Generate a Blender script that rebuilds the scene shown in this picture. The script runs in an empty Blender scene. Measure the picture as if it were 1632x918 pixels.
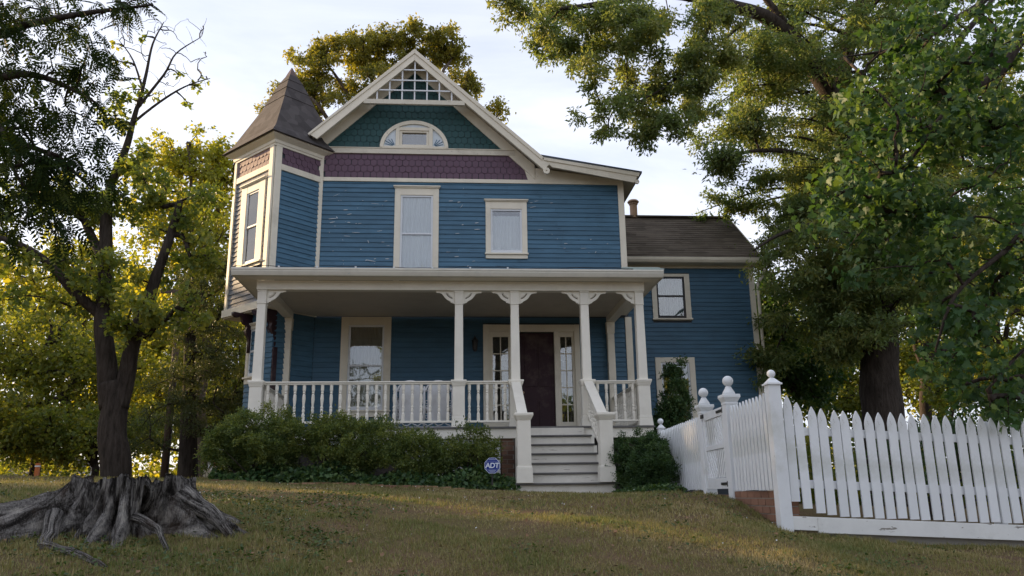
import bpy, bmesh, math, random
import numpy as np
from mathutils import Vector, Matrix

random.seed(7)
RNG = np.random.default_rng(7)
SC = bpy.context.scene
COL = SC.collection
rad = math.radians

# ------------------------------------------------------------------ camera, sky, sun, exposure
F_PX, CW, CH = 1281.0, 1632.0, 918.0
YAW, PITCH, ROLL = rad(4.3), rad(14.4), rad(-0.8)
fwd = Vector((math.sin(YAW)*math.cos(PITCH), math.cos(YAW)*math.cos(PITCH), math.sin(PITCH)))
r0 = Vector((math.cos(YAW), -math.sin(YAW), 0)); u0 = r0.cross(fwd)
cr, sr = math.cos(ROLL), math.sin(ROLL)
cam_r = r0*cr + u0*sr
cam_u = u0*cr - r0*sr
cam = bpy.data.cameras.new('camera'); cam_o = bpy.data.objects.new('camera', cam); COL.objects.link(cam_o)
cam.sensor_width = 36; cam.lens = F_PX/CW*36; cam.clip_end = 3000; cam.clip_start = 0.05
cam_o.matrix_world = Matrix(((cam_r.x, cam_u.x, -fwd.x, 0), (cam_r.y, cam_u.y, -fwd.y, 0), (cam_r.z, cam_u.z, -fwd.z, 0), (0, 0, 0, 1)))
SC.camera = cam_o

SUN_DIR = Vector((-0.80, 0.52, 0.255)).normalized()      # towards the sun: low, to the left and behind the house
SUN_EL = math.asin(SUN_DIR.z)
world = bpy.data.worlds.new('World'); SC.world = world; world.use_nodes = True
wn = world.node_tree; wn.nodes.clear()
sky = wn.nodes.new('ShaderNodeTexSky'); sky.sky_type = 'NISHITA'; sky.sun_disc = False
sky.sun_elevation = SUN_EL; sky.sun_rotation = math.atan2(SUN_DIR.x, SUN_DIR.y)
sky.air_density = 1.0; sky.dust_density = 2.0; sky.ozone_density = 1.5
tc = wn.nodes.new('ShaderNodeTexCoord')
mp = wn.nodes.new('ShaderNodeMapping'); mp.inputs['Scale'].default_value = (1.0, 1.0, 3.2)
nz = wn.nodes.new('ShaderNodeTexNoise'); nz.inputs['Scale'].default_value = 2.1; nz.inputs['Detail'].default_value = 6; nz.inputs['Roughness'].default_value = 0.55; nz.inputs['Distortion'].default_value = 0.6
rp = wn.nodes.new('ShaderNodeMapRange'); rp.inputs[1].default_value = 0.35; rp.inputs[2].default_value = 0.72; rp.inputs[3].default_value = 0.72; rp.inputs[4].default_value = 0.93
mixw = wn.nodes.new('ShaderNodeMix'); mixw.data_type = 'RGBA'
# thin cloud: greyer and whiter drifts of one even veil over the whole sky
nz2 = wn.nodes.new('ShaderNodeTexNoise'); nz2.inputs['Scale'].default_value = 1.3; nz2.inputs['Detail'].default_value = 7; nz2.inputs['Roughness'].default_value = 0.58; nz2.inputs['Distortion'].default_value = 0.9
veil = wn.nodes.new('ShaderNodeValToRGB'); veil.color_ramp.elements[0].position = 0.36; veil.color_ramp.elements[0].color = (0.56, 0.60, 0.745, 1); veil.color_ramp.elements[1].position = 0.66; veil.color_ramp.elements[1].color = (0.87, 0.885, 0.97, 1)
vs_ = wn.nodes.new('ShaderNodeVectorMath'); vs_.operation = 'SCALE'; vs_.inputs['Scale'].default_value = 5.05
wn.links.new(mp.outputs['Vector'], nz2.inputs['Vector']); wn.links.new(nz2.outputs['Fac'], veil.inputs['Fac']); wn.links.new(veil.outputs['Color'], vs_.inputs[0]); wn.links.new(vs_.outputs[0], mixw.inputs['B'])
bg = wn.nodes.new('ShaderNodeBackground'); bg.inputs['Strength'].default_value = 0.13
wo = wn.nodes.new('ShaderNodeOutputWorld')
wn.links.new(tc.outputs['Generated'], mp.inputs['Vector']); wn.links.new(mp.outputs['Vector'], nz.inputs['Vector'])
wn.links.new(nz.outputs['Fac'], rp.inputs[0]); wn.links.new(rp.outputs[0], mixw.inputs['Factor'])
wn.links.new(sky.outputs['Color'], mixw.inputs['A']); wn.links.new(mixw.outputs['Result'], bg.inputs['Color'])
wn.links.new(bg.outputs['Background'], wo.inputs['Surface'])
sun = bpy.data.lights.new('sun', 'SUN'); sun.energy = 4.6; sun.angle = rad(1.2); sun.color = (1.0, 0.70, 0.39)
sun_o = bpy.data.objects.new('sun', sun); COL.objects.link(sun_o); sun_o.location = (-20, 10, 20)
sun_o.rotation_euler = SUN_DIR.to_track_quat('Z', 'Y').to_euler()
SC.view_settings.view_transform = 'Standard'; SC.view_settings.look = 'None'
SC.view_settings.gamma = 1; SC.view_settings.use_curve_mapping = False
SC.view_settings.exposure = 1.14
try:
    SC.cycles.use_denoising = True
    SC.cycles.max_bounces = 8; SC.cycles.transparent_max_bounces = 16
    SC.cycles.diffuse_bounces = 4; SC.cycles.transmission_bounces = 5
except Exception:
    pass

def at(px, py, Y):
    """a point of the place at depth Y that the photograph shows at pixel (px, py)"""
    d = fwd + cam_r*((px-CW/2)/F_PX) + cam_u*((CH/2-py)/F_PX)
    return d*(Y/d.y)

# ------------------------------------------------------------------ materials
def new_mat(name):
    m = bpy.data.materials.new(name); m.use_nodes = True
    nt = m.node_tree; b = nt.nodes['Principled BSDF']
    return m, nt, b
def ramp(nt, fac, stops):
    r = nt.nodes.new('ShaderNodeValToRGB'); e = r.color_ramp.elements
    while len(e) > 1: e.remove(e[-1])
    e[0].position = stops[0][0]; e[0].color = (*stops[0][1], 1)
    for p, c in stops[1:]:
        x = e.new(p); x.color = (*c, 1)
    nt.links.new(fac, r.inputs['Fac']); return r.outputs['Color']
def mixc(nt, fac, a, b, mode='MIX'):
    m = nt.nodes.new('ShaderNodeMix'); m.data_type = 'RGBA'; m.blend_type = mode
    for s, v in (('Factor', fac), ('A', a), ('B', b)):
        if isinstance(v, (tuple, list)): m.inputs[s].default_value = (*v, 1) if len(v) == 3 else v
        elif isinstance(v, (int, float)): m.inputs[s].default_value = v
        else: nt.links.new(v, m.inputs[s])
    return m.outputs['Result']
def noise(nt, scale, detail=4, rough=0.6, sc=None, kind='Object', dist=0.0, off=None):
    t = nt.nodes.new('ShaderNodeTexCoord'); n = nt.nodes.new('ShaderNodeTexNoise')
    n.inputs['Scale'].default_value = scale; n.inputs['Detail'].default_value = detail; n.inputs['Roughness'].default_value = rough; n.inputs['Distortion'].default_value = dist
    src = t.outputs[kind]
    if sc or off:
        mpp = nt.nodes.new('ShaderNodeMapping'); mpp.inputs['Scale'].default_value = sc or (1, 1, 1)
        if off: mpp.inputs['Location'].default_value = off
        nt.links.new(src, mpp.inputs['Vector']); src = mpp.outputs['Vector']
    nt.links.new(src, n.inputs['Vector']); return n.outputs['Fac']
def rng_map(nt, v, a, b, c=0.0, d=1.0):
    m = nt.nodes.new('ShaderNodeMapRange'); m.inputs[1].default_value = a; m.inputs[2].default_value = b; m.inputs[3].default_value = c; m.inputs[4].default_value = d
    nt.links.new(v, m.inputs[0]); return m.outputs[0]
def math_n(nt, op, a, b):
    m = nt.nodes.new('ShaderNodeMath'); m.operation = op
    for i, v in enumerate((a, b)):
        if isinstance(v, (int, float)): m.inputs[i].default_value = v
        else: nt.links.new(v, m.inputs[i])
    return m.outputs[0]
def bump(nt, b, h, strength=0.3, dist=0.01):
    n = nt.nodes.new('ShaderNodeBump'); n.inputs['Strength'].default_value = strength; n.inputs['Distance'].default_value = dist
    nt.links.new(h, n.inputs['Height']); nt.links.new(n.outputs['Normal'], b.inputs['Normal'])
def objrand(nt):
    return nt.nodes.new('ShaderNodeObjectInfo').outputs['Random']

def paint(name, col, rough=0.6, var=0.12, dirt=(0.25, 0.2, 0.15), dirt_amt=0.35, chip=None, chip_amt=0.0, grain=(1, 1, 1), chip_scale=9.0, chip_sc=(1, 1, 1), orv=0.16):
    m, nt, b = new_mat(name)
    n1 = noise(nt, 3.0, 5, 0.6, grain)
    n2 = noise(nt, 38.0, 4, 0.65, grain)
    c0 = tuple(x*(1-var) for x in col); c1 = tuple(min(1, x*(1+var)) for x in col)
    base = ramp(nt, n1, [(0.3, c0), (0.7, c1)])
    base = mixc(nt, rng_map(nt, objrand(nt), 0, 1, 0.0, orv), base, tuple(x*0.55 for x in col))
    n3 = noise(nt, 1.7, 6, 0.7, None, off=(3, 7, 1))
    base = mixc(nt, rng_map(nt, n3, 0.52, 0.78, 0.0, dirt_amt), base, dirt)
    if chip:
        n4 = noise(nt, chip_scale, 6, 0.68, chip_sc, off=(11, 2, 5))
        base = mixc(nt, rng_map(nt, n4, 0.66-chip_amt, 0.685-chip_amt, 0, 1), base, chip)
    nt.links.new(base, b.inputs['Base Color']); b.inputs['Roughness'].default_value = rough
    b.inputs['Specular IOR Level'].default_value = 0.35
    bump(nt, b, n2, 0.22, 0.004)
    return m

CREAM = (0.76, 0.70, 0.57)
M = {}
M['cream'] = paint('cream_trim_paint', CREAM, 0.55, 0.06, (0.33, 0.29, 0.22), 0.35, (0.42, 0.38, 0.31), -0.015, chip_scale=14, chip_sc=(1, 1, 1))
M['cream_porch'] = paint('cream_porch_paint', (0.82, 0.78, 0.68), 0.5, 0.05, (0.46, 0.42, 0.33), 0.25)
M['cream_worn'] = paint('cream_worn_paint', (0.66, 0.61, 0.50), 0.6, 0.08, (0.30, 0.26, 0.2), 0.5, (0.30, 0.27, 0.23), 0.035, chip_scale=8, chip_sc=(1, 1, 5))
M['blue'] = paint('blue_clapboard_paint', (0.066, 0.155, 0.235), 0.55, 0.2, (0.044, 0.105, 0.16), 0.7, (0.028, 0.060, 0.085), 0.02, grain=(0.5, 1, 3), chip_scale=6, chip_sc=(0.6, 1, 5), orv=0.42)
M['blue_wing_porch_shade'] = paint('blue_wing_porch_shade_paint', (0.048, 0.118, 0.182), 0.55, 0.16, (0.03, 0.07, 0.10), 0.5, grain=(0.5, 1, 3))
M['blue_worn_sunlit'] = paint('worn_sunlit_blue_clapboard_paint', (0.165, 0.18, 0.205), 0.65, 0.15, (0.3, 0.25, 0.22), 0.5, (0.42, 0.38, 0.34), 0.05, grain=(0.6, 0.6, 3), chip_scale=6, chip_sc=(1, 1, 4))  # peeling boards, with the warm sun on this face added to the colour
M['flake'] = paint('bare_paint_flake', (0.62, 0.64, 0.64), 0.8, 0.15)
M['purple'] = paint('plum_shingle_paint', (0.122, 0.070, 0.100), 0.6, 0.22, (0.06, 0.035, 0.045), 0.5)
M['purple_sunlit'] = paint('sunlit_plum_shingle_paint', (0.23, 0.15, 0.15), 0.65, 0.15, (0.2, 0.14, 0.12), 0.4)  # lit copy of the plum: warm sun on the left face is in the colour
M['teal'] = paint('green_shingle_paint', (0.024, 0.078, 0.080), 0.6, 0.22, (0.018, 0.055, 0.06), 0.5)
M['plum_dark'] = paint('dark_plum_paint', (0.030, 0.012, 0.018), 0.5, 0.15)
M['door'] = paint('maroon_door_paint', (0.030, 0.008, 0.013), 0.55, 0.1)
M['white'] = paint('white_fence_paint', (0.78, 0.80, 0.81), 0.5, 0.05, (0.44, 0.45, 0.38), 0.75, (0.34, 0.32, 0.27), -0.005, chip_scale=10, chip_sc=(1, 1, 0.35), orv=0.2)
M['white_worn'] = paint('worn_white_board_paint', (0.76, 0.76, 0.73), 0.6, 0.08, (0.35, 0.33, 0.27), 0.55, (0.25, 0.23, 0.2), 0.03, chip_scale=5, chip_sc=(1, 1, 4))
M['sash'] = paint('white_sash_paint', (0.72, 0.74, 0.76), 0.45, 0.04, (0.5, 0.5, 0.48), 0.2)
M['ceiling'] = paint('tan_ceiling_paint', (0.62, 0.56, 0.46), 0.6, 0.06, (0.35, 0.31, 0.25), 0.3)
M['gutter'] = paint('pale_gutter_paint', (0.70, 0.67, 0.58), 0.5, 0.06, (0.40, 0.40, 0.36), 0.5, (0.42, 0.50, 0.50), 0.0, chip_scale=3, chip_sc=(1, 1, 4))
M['riser'] = paint('scuffed_riser_paint', (0.80, 0.76, 0.67), 0.55, 0.06, (0.40, 0.36, 0.29), 0.5, (0.36, 0.32, 0.27), 0.005, chip_scale=7, chip_sc=(0.5, 1, 4))
M['core'] = paint('wall_sheathing', (0.05, 0.06, 0.07), 0.9, 0.1)
M['tread'] = paint('grey_tread_paint', (0.14, 0.135, 0.13), 0.6, 0.2, (0.08, 0.07, 0.06), 0.5)
M['iron'] = paint('black_iron', (0.016, 0.016, 0.017), 0.45, 0.2)
M['under_porch_shade'] = paint('crawlspace_shade', (0.05, 0.045, 0.04), 0.9, 0.1)
M['galv'] = paint('tan_metal_pipe', (0.42, 0.27, 0.17), 0.45, 0.2, (0.2, 0.12, 0.08), 0.5)
M['metal_roof'] = paint('dark_metal_roof', (0.045, 0.055, 0.065), 0.4, 0.15)
M['white_wicker'] = paint('white_wicker', (0.66, 0.67, 0.68), 0.55, 0.08)
M['orange'] = paint('orange_marker', (0.55, 0.16, 0.04), 0.5, 0.1)
M['pole'] = paint('weathered_pole_wood', (0.10, 0.07, 0.055), 0.85, 0.25, (0.05, 0.035, 0.03), 0.5, grain=(6, 6, 0.4))

def shingle_mat(name, c0, c1, sc):
    m, nt, b = new_mat(name)
    t = nt.nodes.new('ShaderNodeTexCoord'); mpp = nt.nodes.new('ShaderNodeMapping'); mpp.inputs['Scale'].default_value = sc
    nt.links.new(t.outputs['Object'], mpp.inputs['Vector'])
    v = nt.nodes.new('ShaderNodeTexVoronoi'); v.inputs['Scale'].default_value = 1.0; nt.links.new(mpp.outputs['Vector'], v.inputs['Vector'])
    sep = nt.nodes.new('ShaderNodeSeparateColor'); nt.links.new(v.outputs['Color'], sep.inputs['Color'])
    n1 = noise(nt, 90, 3, 0.7); n2 = noise(nt, 1.2, 5, 0.65)
    base = ramp(nt, math_n(nt, 'ADD', math_n(nt, 'MULTIPLY', sep.outputs[0], 0.55), math_n(nt, 'MULTIPLY', n1, 0.5)), [(0.2, c0), (0.85, c1)])
    base = mixc(nt, rng_map(nt, n2, 0.45, 0.75, 0, 0.5), base, tuple(x*0.6 for x in c0))
    base = mixc(nt, rng_map(nt, objrand(nt), 0, 1, 0, 0.25), base, tuple(x*0.5 for x in c1))
    nt.links.new(base, b.inputs['Base Color']); b.inputs['Roughness'].default_value = 0.9; b.inputs['Specular IOR Level'].default_value = 0.2
    bump(nt, b, n1, 0.4, 0.006); return m
M['roof_tower'] = shingle_mat('tower_asphalt_shingle', (0.052, 0.046, 0.046), (0.100, 0.090, 0.088), (5, 5, 5))
M['roof_wing'] = shingle_mat('wing_asphalt_shingle', (0.075, 0.060, 0.045), (0.17, 0.14, 0.11), (2.6, 7, 7))

def brick_mat(name='red_brick', k=1.0):
    m, nt, b = new_mat(name)
    r = objrand(nt); n1 = noise(nt, 30, 5, 0.7); 
    base = ramp(nt, math_n(nt, 'ADD', math_n(nt, 'MULTIPLY', r, 0.6), math_n(nt, 'MULTIPLY', n1, 0.4)), [(0.15, (0.16*k, 0.080*k, 0.052*k)), (0.55, (0.28*k, 0.145*k, 0.090*k)), (0.9, (0.36*k, 0.21*k, 0.135*k))])
    nt.links.new(base, b.inputs['Base Color']); b.inputs['Roughness'].default_value = 0.88; bump(nt, b, n1, 0.5, 0.006); return m
M['brick'] = brick_mat(); M['brick_shaded'] = brick_mat('shaded_red_brick', 0.5)  # darker copy for the pier, its partial shade put into the colour
M['mortar'] = paint('mortar', (0.28, 0.26, 0.23), 0.95, 0.15)

def glass_mat():
    m, nt, b = new_mat('window_glass'); nt.nodes.remove(b)
    out = nt.nodes['Material Output']
    tr = nt.nodes.new('ShaderNodeBsdfTransparent'); tr.inputs['Color'].default_value = (0.93, 0.95, 0.95, 1)
    gl = nt.nodes.new('ShaderNodeBsdfGlossy'); gl.inputs['Roughness'].default_value = 0.02
    fr = nt.nodes.new('ShaderNodeFresnel'); fr.inputs['IOR'].default_value = 1.6
    ad = math_n(nt, 'ADD', fr.outputs['Fac'], 0.10)
    nn = noise(nt, 2.2, 2, 0.4); bp_ = nt.nodes.new('ShaderNodeBump'); bp_.inputs['Strength'].default_value = 0.06; bp_.inputs['Distance'].default_value = 0.05
    nt.links.new(nn, bp_.inputs['Height']); nt.links.new(bp_.outputs['Normal'], gl.inputs['Normal'])
    mx = nt.nodes.new('ShaderNodeMixShader'); nt.links.new(ad, mx.inputs['Fac']); nt.links.new(tr.outputs[0], mx.inputs[1]); nt.links.new(gl.outputs[0], mx.inputs[2])
    nt.links.new(mx.outputs[0], out.inputs['Surface']); return m
M['glass'] = glass_mat()
def curtain_mat(name, col):
    m, nt, b = new_mat(name)
    n1 = noise(nt, 60, 3, 0.6, (1, 1, 0.15)); base = ramp(nt, n1, [(0.3, tuple(x*0.85 for x in col)), (0.7, col)])
    nt.links.new(base, b.inputs['Base Color']); b.inputs['Roughness'].default_value = 0.9; return m
M['curtain'] = curtain_mat('white_curtain', (0.86, 0.89, 0.91))
M['curtain_warm'] = curtain_mat('cream_lace_curtain', (0.42, 0.38, 0.30))
M['blind'] = curtain_mat('cream_window_blind', (0.80, 0.76, 0.68))
M['curtain_teal'] = curtain_mat('green_grey_blind', (0.16, 0.22, 0.20))

def leaf_mat(name, stops, trans=0.42, rough=0.5, spec=0.35, tint=(1.2, 1.14, 0.40)):
    m, nt, b = new_mat(name)
    at_ = nt.nodes.new('ShaderNodeAttribute'); at_.attribute_name = 'var'
    col = ramp(nt, at_.outputs['Fac'], stops)
    nt.links.new(col, b.inputs['Base Color']); b.inputs['Roughness'].default_value = rough; b.inputs['Specular IOR Level'].default_value = spec
    tr = nt.nodes.new('ShaderNodeBsdfTranslucent')
    tcol = mixc(nt, 1.0, col, tint, 'MULTIPLY'); nt.links.new(tcol, tr.inputs['Color'])
    mx = nt.nodes.new('ShaderNodeMixShader'); mx.inputs['Fac'].default_value = trans
    nt.links.new(b.outputs[0], mx.inputs[1]); nt.links.new(tr.outputs[0], mx.inputs[2])
    nt.links.new(mx.outputs[0], nt.nodes['Material Output'].inputs['Surface']); return m
def bark_mat(name, c0, c1, sc=(7, 7, 1.2), strength=0.9):
    m, nt, b = new_mat(name)
    n1 = noise(nt, 2.2, 8, 0.7, sc, dist=0.4); n2 = noise(nt, 1.1, 3, 0.5)
    base = ramp(nt, n1, [(0.32, c0), (0.68, c1)])
    base = mixc(nt, rng_map(nt, n2, 0.5, 0.7, 0, 0.4), base, tuple(x*0.6 for x in c0))
    nt.links.new(base, b.inputs['Base Color']); b.inputs['Roughness'].default_value = 0.92; b.inputs['Specular IOR Level'].default_value = 0.15
    bump(nt, b, n1, strength, 0.03); return m
M['bark'] = bark_mat('dark_tree_bark', (0.018, 0.014, 0.011), (0.072, 0.058, 0.048))
M['bark_warm'] = bark_mat('grey_brown_bark', (0.05, 0.038, 0.030), (0.17, 0.13, 0.10))

# ------------------------------------------------------------------ mesh helpers
W = {}
def reg(o, parent, mw):
    COL.objects.link(o)
    if parent is not None:
        o.parent = parent; o.matrix_parent_inverse = W[parent].inverted()
    o.matrix_basis = mw; W[o] = mw
    return o
def tag(o, label=None, cat=None, group=None, kind=None):
    if label: o['label'] = label
    if cat: o['category'] = cat
    if group: o['group'] = group
    if kind: o['kind'] = kind
    return o
def empty(name, loc, label=None, cat=None, group=None, kind=None):
    o = bpy.data.objects.new(name, None); o.empty_display_size = 0.2
    reg(o, None, Matrix.Translation(Vector(loc))); return tag(o, label, cat, group, kind)
def inst(name, me, parent, loc=(0, 0, 0), rot=(0, 0, 0), sc=(1, 1, 1), mw=None):
    o = bpy.data.objects.new(name, me)
    if mw is None:
        from mathutils import Euler
        mw = Matrix.LocRotScale(Vector(loc), Euler(rot), Vector(sc))
    return reg(o, parent, mw)

class Frame:
    """a wall's own axes: u along the wall, w out of it, z up"""
    def __init__(s, ox, oy, ux, uy, nx, ny):
        s.o = (ox, oy); l = math.hypot(ux, uy); s.u = (ux/l, uy/l); l = math.hypot(nx, ny); s.n = (nx/l, ny/l)
    def P(s, u, w, z):
        return (s.o[0]+s.u[0]*u+s.n[0]*w, s.o[1]+s.u[1]*u+s.n[1]*w, z)
WORLD = Frame(0, 0, 1, 0, 0, -1)

class MB:
    def __init__(s): s.v = []; s.f = []
    def hexa(s, p):
        b = len(s.v); s.v += [tuple(x) for x in p]
        s.f += [tuple(b+i for i in q) for q in ((0, 3, 2, 1), (4, 5, 6, 7), (0, 1, 5, 4), (1, 2, 6, 5), (2, 3, 7, 6), (3, 0, 4, 7))]
        return s
    def box(s, x0, y0, z0, x1, y1, z1):
        return s.hexa([(x0, y0, z0), (x1, y0, z0), (x1, y1, z0), (x0, y1, z0), (x0, y0, z1), (x1, y0, z1), (x1, y1, z1), (x0, y1, z1)])
    def fbox(s, fr, u0, u1, w0, w1, z0, z1):
        P = fr.P
        return s.hexa([P(u0, w0, z0), P(u1, w0, z0), P(u1, w1, z0), P(u0, w1, z0), P(u0, w0, z1), P(u1, w0, z1), P(u1, w1, z1), P(u0, w1, z1)])
    def taper(s, cx, cy, z0, z1, a0, a1, b0=None, b1=None):
        b0 = a0 if b0 is None else b0; b1 = a1 if b1 is None else b1
        return s.hexa([(cx-a0, cy-b0, z0), (cx+a0, cy-b0, z0), (cx+a0, cy+b0, z0), (cx-a0, cy+b0, z0), (cx-a1, cy-b1, z1), (cx+a1, cy-b1, z1), (cx+a1, cy+b1, z1), (cx-a1, cy+b1, z1)])
    def prism(s, pts, vec):
        """extrude a closed 3-D polygon along vec"""
        n = len(pts); b = len(s.v); s.v += [tuple(p) for p in pts] + [tuple(p[i]+vec[i] for i in range(3)) for p in pts]
        s.f.append(tuple(b+i for i in range(n))[::-1]); s.f.append(tuple(b+n+i for i in range(n)))
        for i in range(n):
            j = (i+1) % n; s.f.append((b+i, b+j, b+n+j, b+n+i))
        return s
    def fprism(s, fr, pts, w0, w1):
        """polygon of (u, z) on a wall frame, from depth w0 to w1"""
        a = [fr.P(u, w0, z) for u, z in pts]; c = [fr.P(u, w1, z) for u, z in pts]
        return s.prism(a, tuple(c[0][i]-a[0][i] for i in range(3)))
    def lathe(s, prof, n=10, c=(0, 0, 0), rot=0.0):
        b = len(s.v)
        for r, z in prof:
            for k in range(n):
                a = rot+2*math.pi*k/n; s.v.append((c[0]+r*math.cos(a), c[1]+r*math.sin(a), c[2]+z))
        for i in range(len(prof)-1):
            for k in range(n):
                k2 = (k+1) % n; s.f.append((b+i*n+k, b+i*n+k2, b+(i+1)*n+k2, b+(i+1)*n+k))
        s.f.append(tuple(b+k for k in range(n))[::-1]); s.f.append(tuple(b+(len(prof)-1)*n+k for k in range(n)))
        return s
    def tube(s, path, radii, n=7):
        path = [Vector(p) for p in path]; b = len(s.v); m = len(path)
        if isinstance(radii, (int, float)): radii = [radii]*m
        t = (path[1]-path[0]).normalized(); ref = Vector((0, 0, 1)) if abs(t.z) < 0.9 else Vector((1, 0, 0))
        a = t.cross(ref).normalized()
        for i, p in enumerate(path):
            t = (path[min(i+1, m-1)]-path[max(i-1, 0)]).normalized()
            a = (a-t*a.dot(t)); a = a.normalized() if a.length > 1e-6 else t.orthogonal().normalized()
            c = t.cross(a)
            for k in range(n):
                an = 2*math.pi*k/n; q = p+(a*math.cos(an)+c*math.sin(an))*radii[i]; s.v.append(tuple(q))
        for i in range(m-1):
            for k in range(n):
                k2 = (k+1) % n; s.f.append((b+i*n+k, b+i*n+k2, b+(i+1)*n+k2, b+(i+1)*n+k))
        s.f.append(tuple(b+k for k in range(n))[::-1]); s.f.append(tuple(b+(m-1)*n+k for k in range(n)))
        return s
    def mesh(s, name, mat, smooth=False):
        me = bpy.data.meshes.new(name); me.from_pydata(s.v, [], s.f); me.update()
        bm = bmesh.new(); bm.from_mesh(me); bmesh.ops.recalc_face_normals(bm, faces=bm.faces); bm.to_mesh(me); bm.free()
        if mat: me.materials.append(mat)
        if smooth: me.polygons.foreach_set('use_smooth', [True]*len(me.polygons))
        return me
    def build(s, name, mat, parent=None, smooth=False, bevel=0.0):
        o = reg(bpy.data.objects.new(name, s.mesh(name, mat, smooth)), parent, Matrix())
        if bevel:
            b = o.modifiers.new('bevel', 'BEVEL'); b.width = bevel; b.segments = 1; b.limit_method = 'ANGLE'
        return o
def np_mesh(name, verts, faces, mat, var=None, smooth=False):
    """verts (n,3), faces (m,k) numpy arrays; var one value per face"""
    me = bpy.data.meshes.new(name); nv, nf, k = len(verts), len(faces), faces.shape[1]
    me.vertices.add(nv); me.vertices.foreach_set('co', np.ascontiguousarray(verts, np.float32).ravel())
    me.loops.add(nf*k); me.loops.foreach_set('vertex_index', np.ascontiguousarray(faces, np.int32).ravel())
    me.polygons.add(nf); me.polygons.foreach_set('loop_start', np.arange(0, nf*k, k, dtype=np.int32)); me.polygons.foreach_set('loop_total', np.full(nf, k, np.int32))
    if smooth: me.polygons.foreach_set('use_smooth', np.ones(nf, bool))
    me.update(calc_edges=True)
    if var is not None:
        a = me.attributes.new('var', 'FLOAT', 'FACE'); a.data.foreach_set('value', np.ascontiguousarray(var, np.float32))
    if mat: me.materials.append(mat)
    return me
def curve_mesh(name, outlines, depth, mat):
    """flat shape with holes (lists of 2-D points), extruded to the given thickness; lies in its own XY plane"""
    cu = bpy.data.curves.new(name, 'CURVE'); cu.dimensions = '2D'; cu.fill_mode = 'BOTH'; cu.extrude = depth/2
    for pts in outlines:
        sp = cu.splines.new('POLY'); sp.points.add(len(pts)-1); sp.use_cyclic_u = True
        for p, q in zip(sp.points, pts): p.co = (q[0], q[1], 0, 1)
    o = bpy.data.objects.new(name, cu); COL.objects.link(o)
    me = bpy.data.meshes.new_from_object(o.evaluated_get(bpy.context.evaluated_depsgraph_get())); me.name = name
    bpy.data.objects.remove(o); bpy.data.curves.remove(cu)
    me.materials.clear(); me.materials.append(mat); return me
def text_mesh(name, body, size, mat, depth=0.002, shear=0.0, offset=0.0):
    cu = bpy.data.curves.new(name, 'FONT'); cu.body = body; cu.size = size; cu.align_x = 'CENTER'; cu.align_y = 'CENTER'; cu.extrude = depth; cu.shear = shear; cu.offset = offset; cu.space_character = 0.92
    o = bpy.data.objects.new(name, cu); COL.objects.link(o)
    me = bpy.data.meshes.new_from_object(o.evaluated_get(bpy.context.evaluated_depsgraph_get())); me.name = name
    bpy.data.objects.remove(o); bpy.data.curves.remove(cu)
    me.materials.clear(); me.materials.append(mat); return me
def upright(x, y, z, rotz=0.0):
    """places a mesh drawn in XY so that it stands upright facing -Y"""
    return Matrix.Translation((x, y, z)) @ Matrix.Rotation(rotz, 4, 'Z') @ Matrix.Rotation(math.pi/2, 4, 'X')
# ------------------------------------------------------------------ ground
GY = [(-30, -1.7), (0, -1.6), (3.0, -0.85), (4.5, -0.56), (5.6, -0.38), (7, -0.15), (9, 0.0), (12, 0.10), (15, 0.20), (20, 0.26), (26, 0.25), (60, -0.6), (400, -3)]
def ground_z(x, y):
    x = np.asarray(x, float); y = np.asarray(y, float)
    g = np.interp(y, [a for a, _ in GY], [b for _, b in GY])
    fade = np.clip((y-1.0)/3.0, 0, 1)
    lat = -0.045*np.clip(x+1, -3, 12)-0.035*np.clip(x-3, 0, 4)-0.14*np.clip((9.3-y)/1.3, 0, 1)*np.clip((x-2.5)/0.8, 0, 1)-0.032*np.clip(x+5, -6, 0)*np.clip((y-14)/5, 0, 1)
    # the brick-edged fence line holds the yard behind it a little higher
    step = np.clip((3.5-x)/0.5, 0, 1)*0.13*np.clip(1-abs(y-9.8)/2.6, 0, 1)*np.clip((x-0.5)/2.0, 0, 1)
    return g+lat*fade+step+0.018*np.sin(x*1.7+0.4)*np.sin(y*1.3)+0.01*np.sin(x*4.1+y*2.2)
def gz(x, y): return float(ground_z(x, y))

def ground_mat():
    m, nt, b = new_mat('patchy_lawn')
    big = noise(nt, 0.55, 5, 0.6); mid = noise(nt, 2.6, 6, 0.65, off=(4, 2, 0)); fine = noise(nt, 45, 5, 0.75)
    soil = ramp(nt, fine, [(0.3, (0.075, 0.045, 0.028)), (0.7, (0.20, 0.130, 0.080))])
    grass = ramp(nt, fine, [(0.3, (0.060, 0.056, 0.020)), (0.7, (0.165, 0.135, 0.056))])
    f = rng_map(nt, math_n(nt, 'ADD', math_n(nt, 'MULTIPLY', big, 0.5), math_n(nt, 'MULTIPLY', mid, 0.5)), 0.44, 0.58, 0.15, 0.95)
    base = mixc(nt, f, soil, grass)
    nt.links.new(base, b.inputs['Base Color']); b.inputs['Roughness'].default_value = 0.95; b.inputs['Specular IOR Level'].default_value = 0.1
    bump(nt, b, fine, 0.7, 0.03); return m
M['ground'] = ground_mat()
xs = np.concatenate([np.linspace(-600, -40, 12), np.linspace(-36, -12, 14), np.linspace(-11, 11, 89), np.linspace(12, 36, 14), np.linspace(40, 600, 12)])
ys = np.concatenate([np.linspace(-200, -6, 8), np.linspace(-4, 2.5, 10), np.linspace(3, 16, 79), np.linspace(17, 40, 20), np.linspace(45, 900, 16)])
gx, gy = np.meshgrid(xs, ys)
gv = np.stack([gx.ravel(), gy.ravel(), ground_z(gx.ravel(), gy.ravel())], 1)
nx, ny = len(xs), len(ys)
ii = (np.arange(ny-1)[:, None]*nx+np.arange(nx-1)[None]).ravel()
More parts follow.
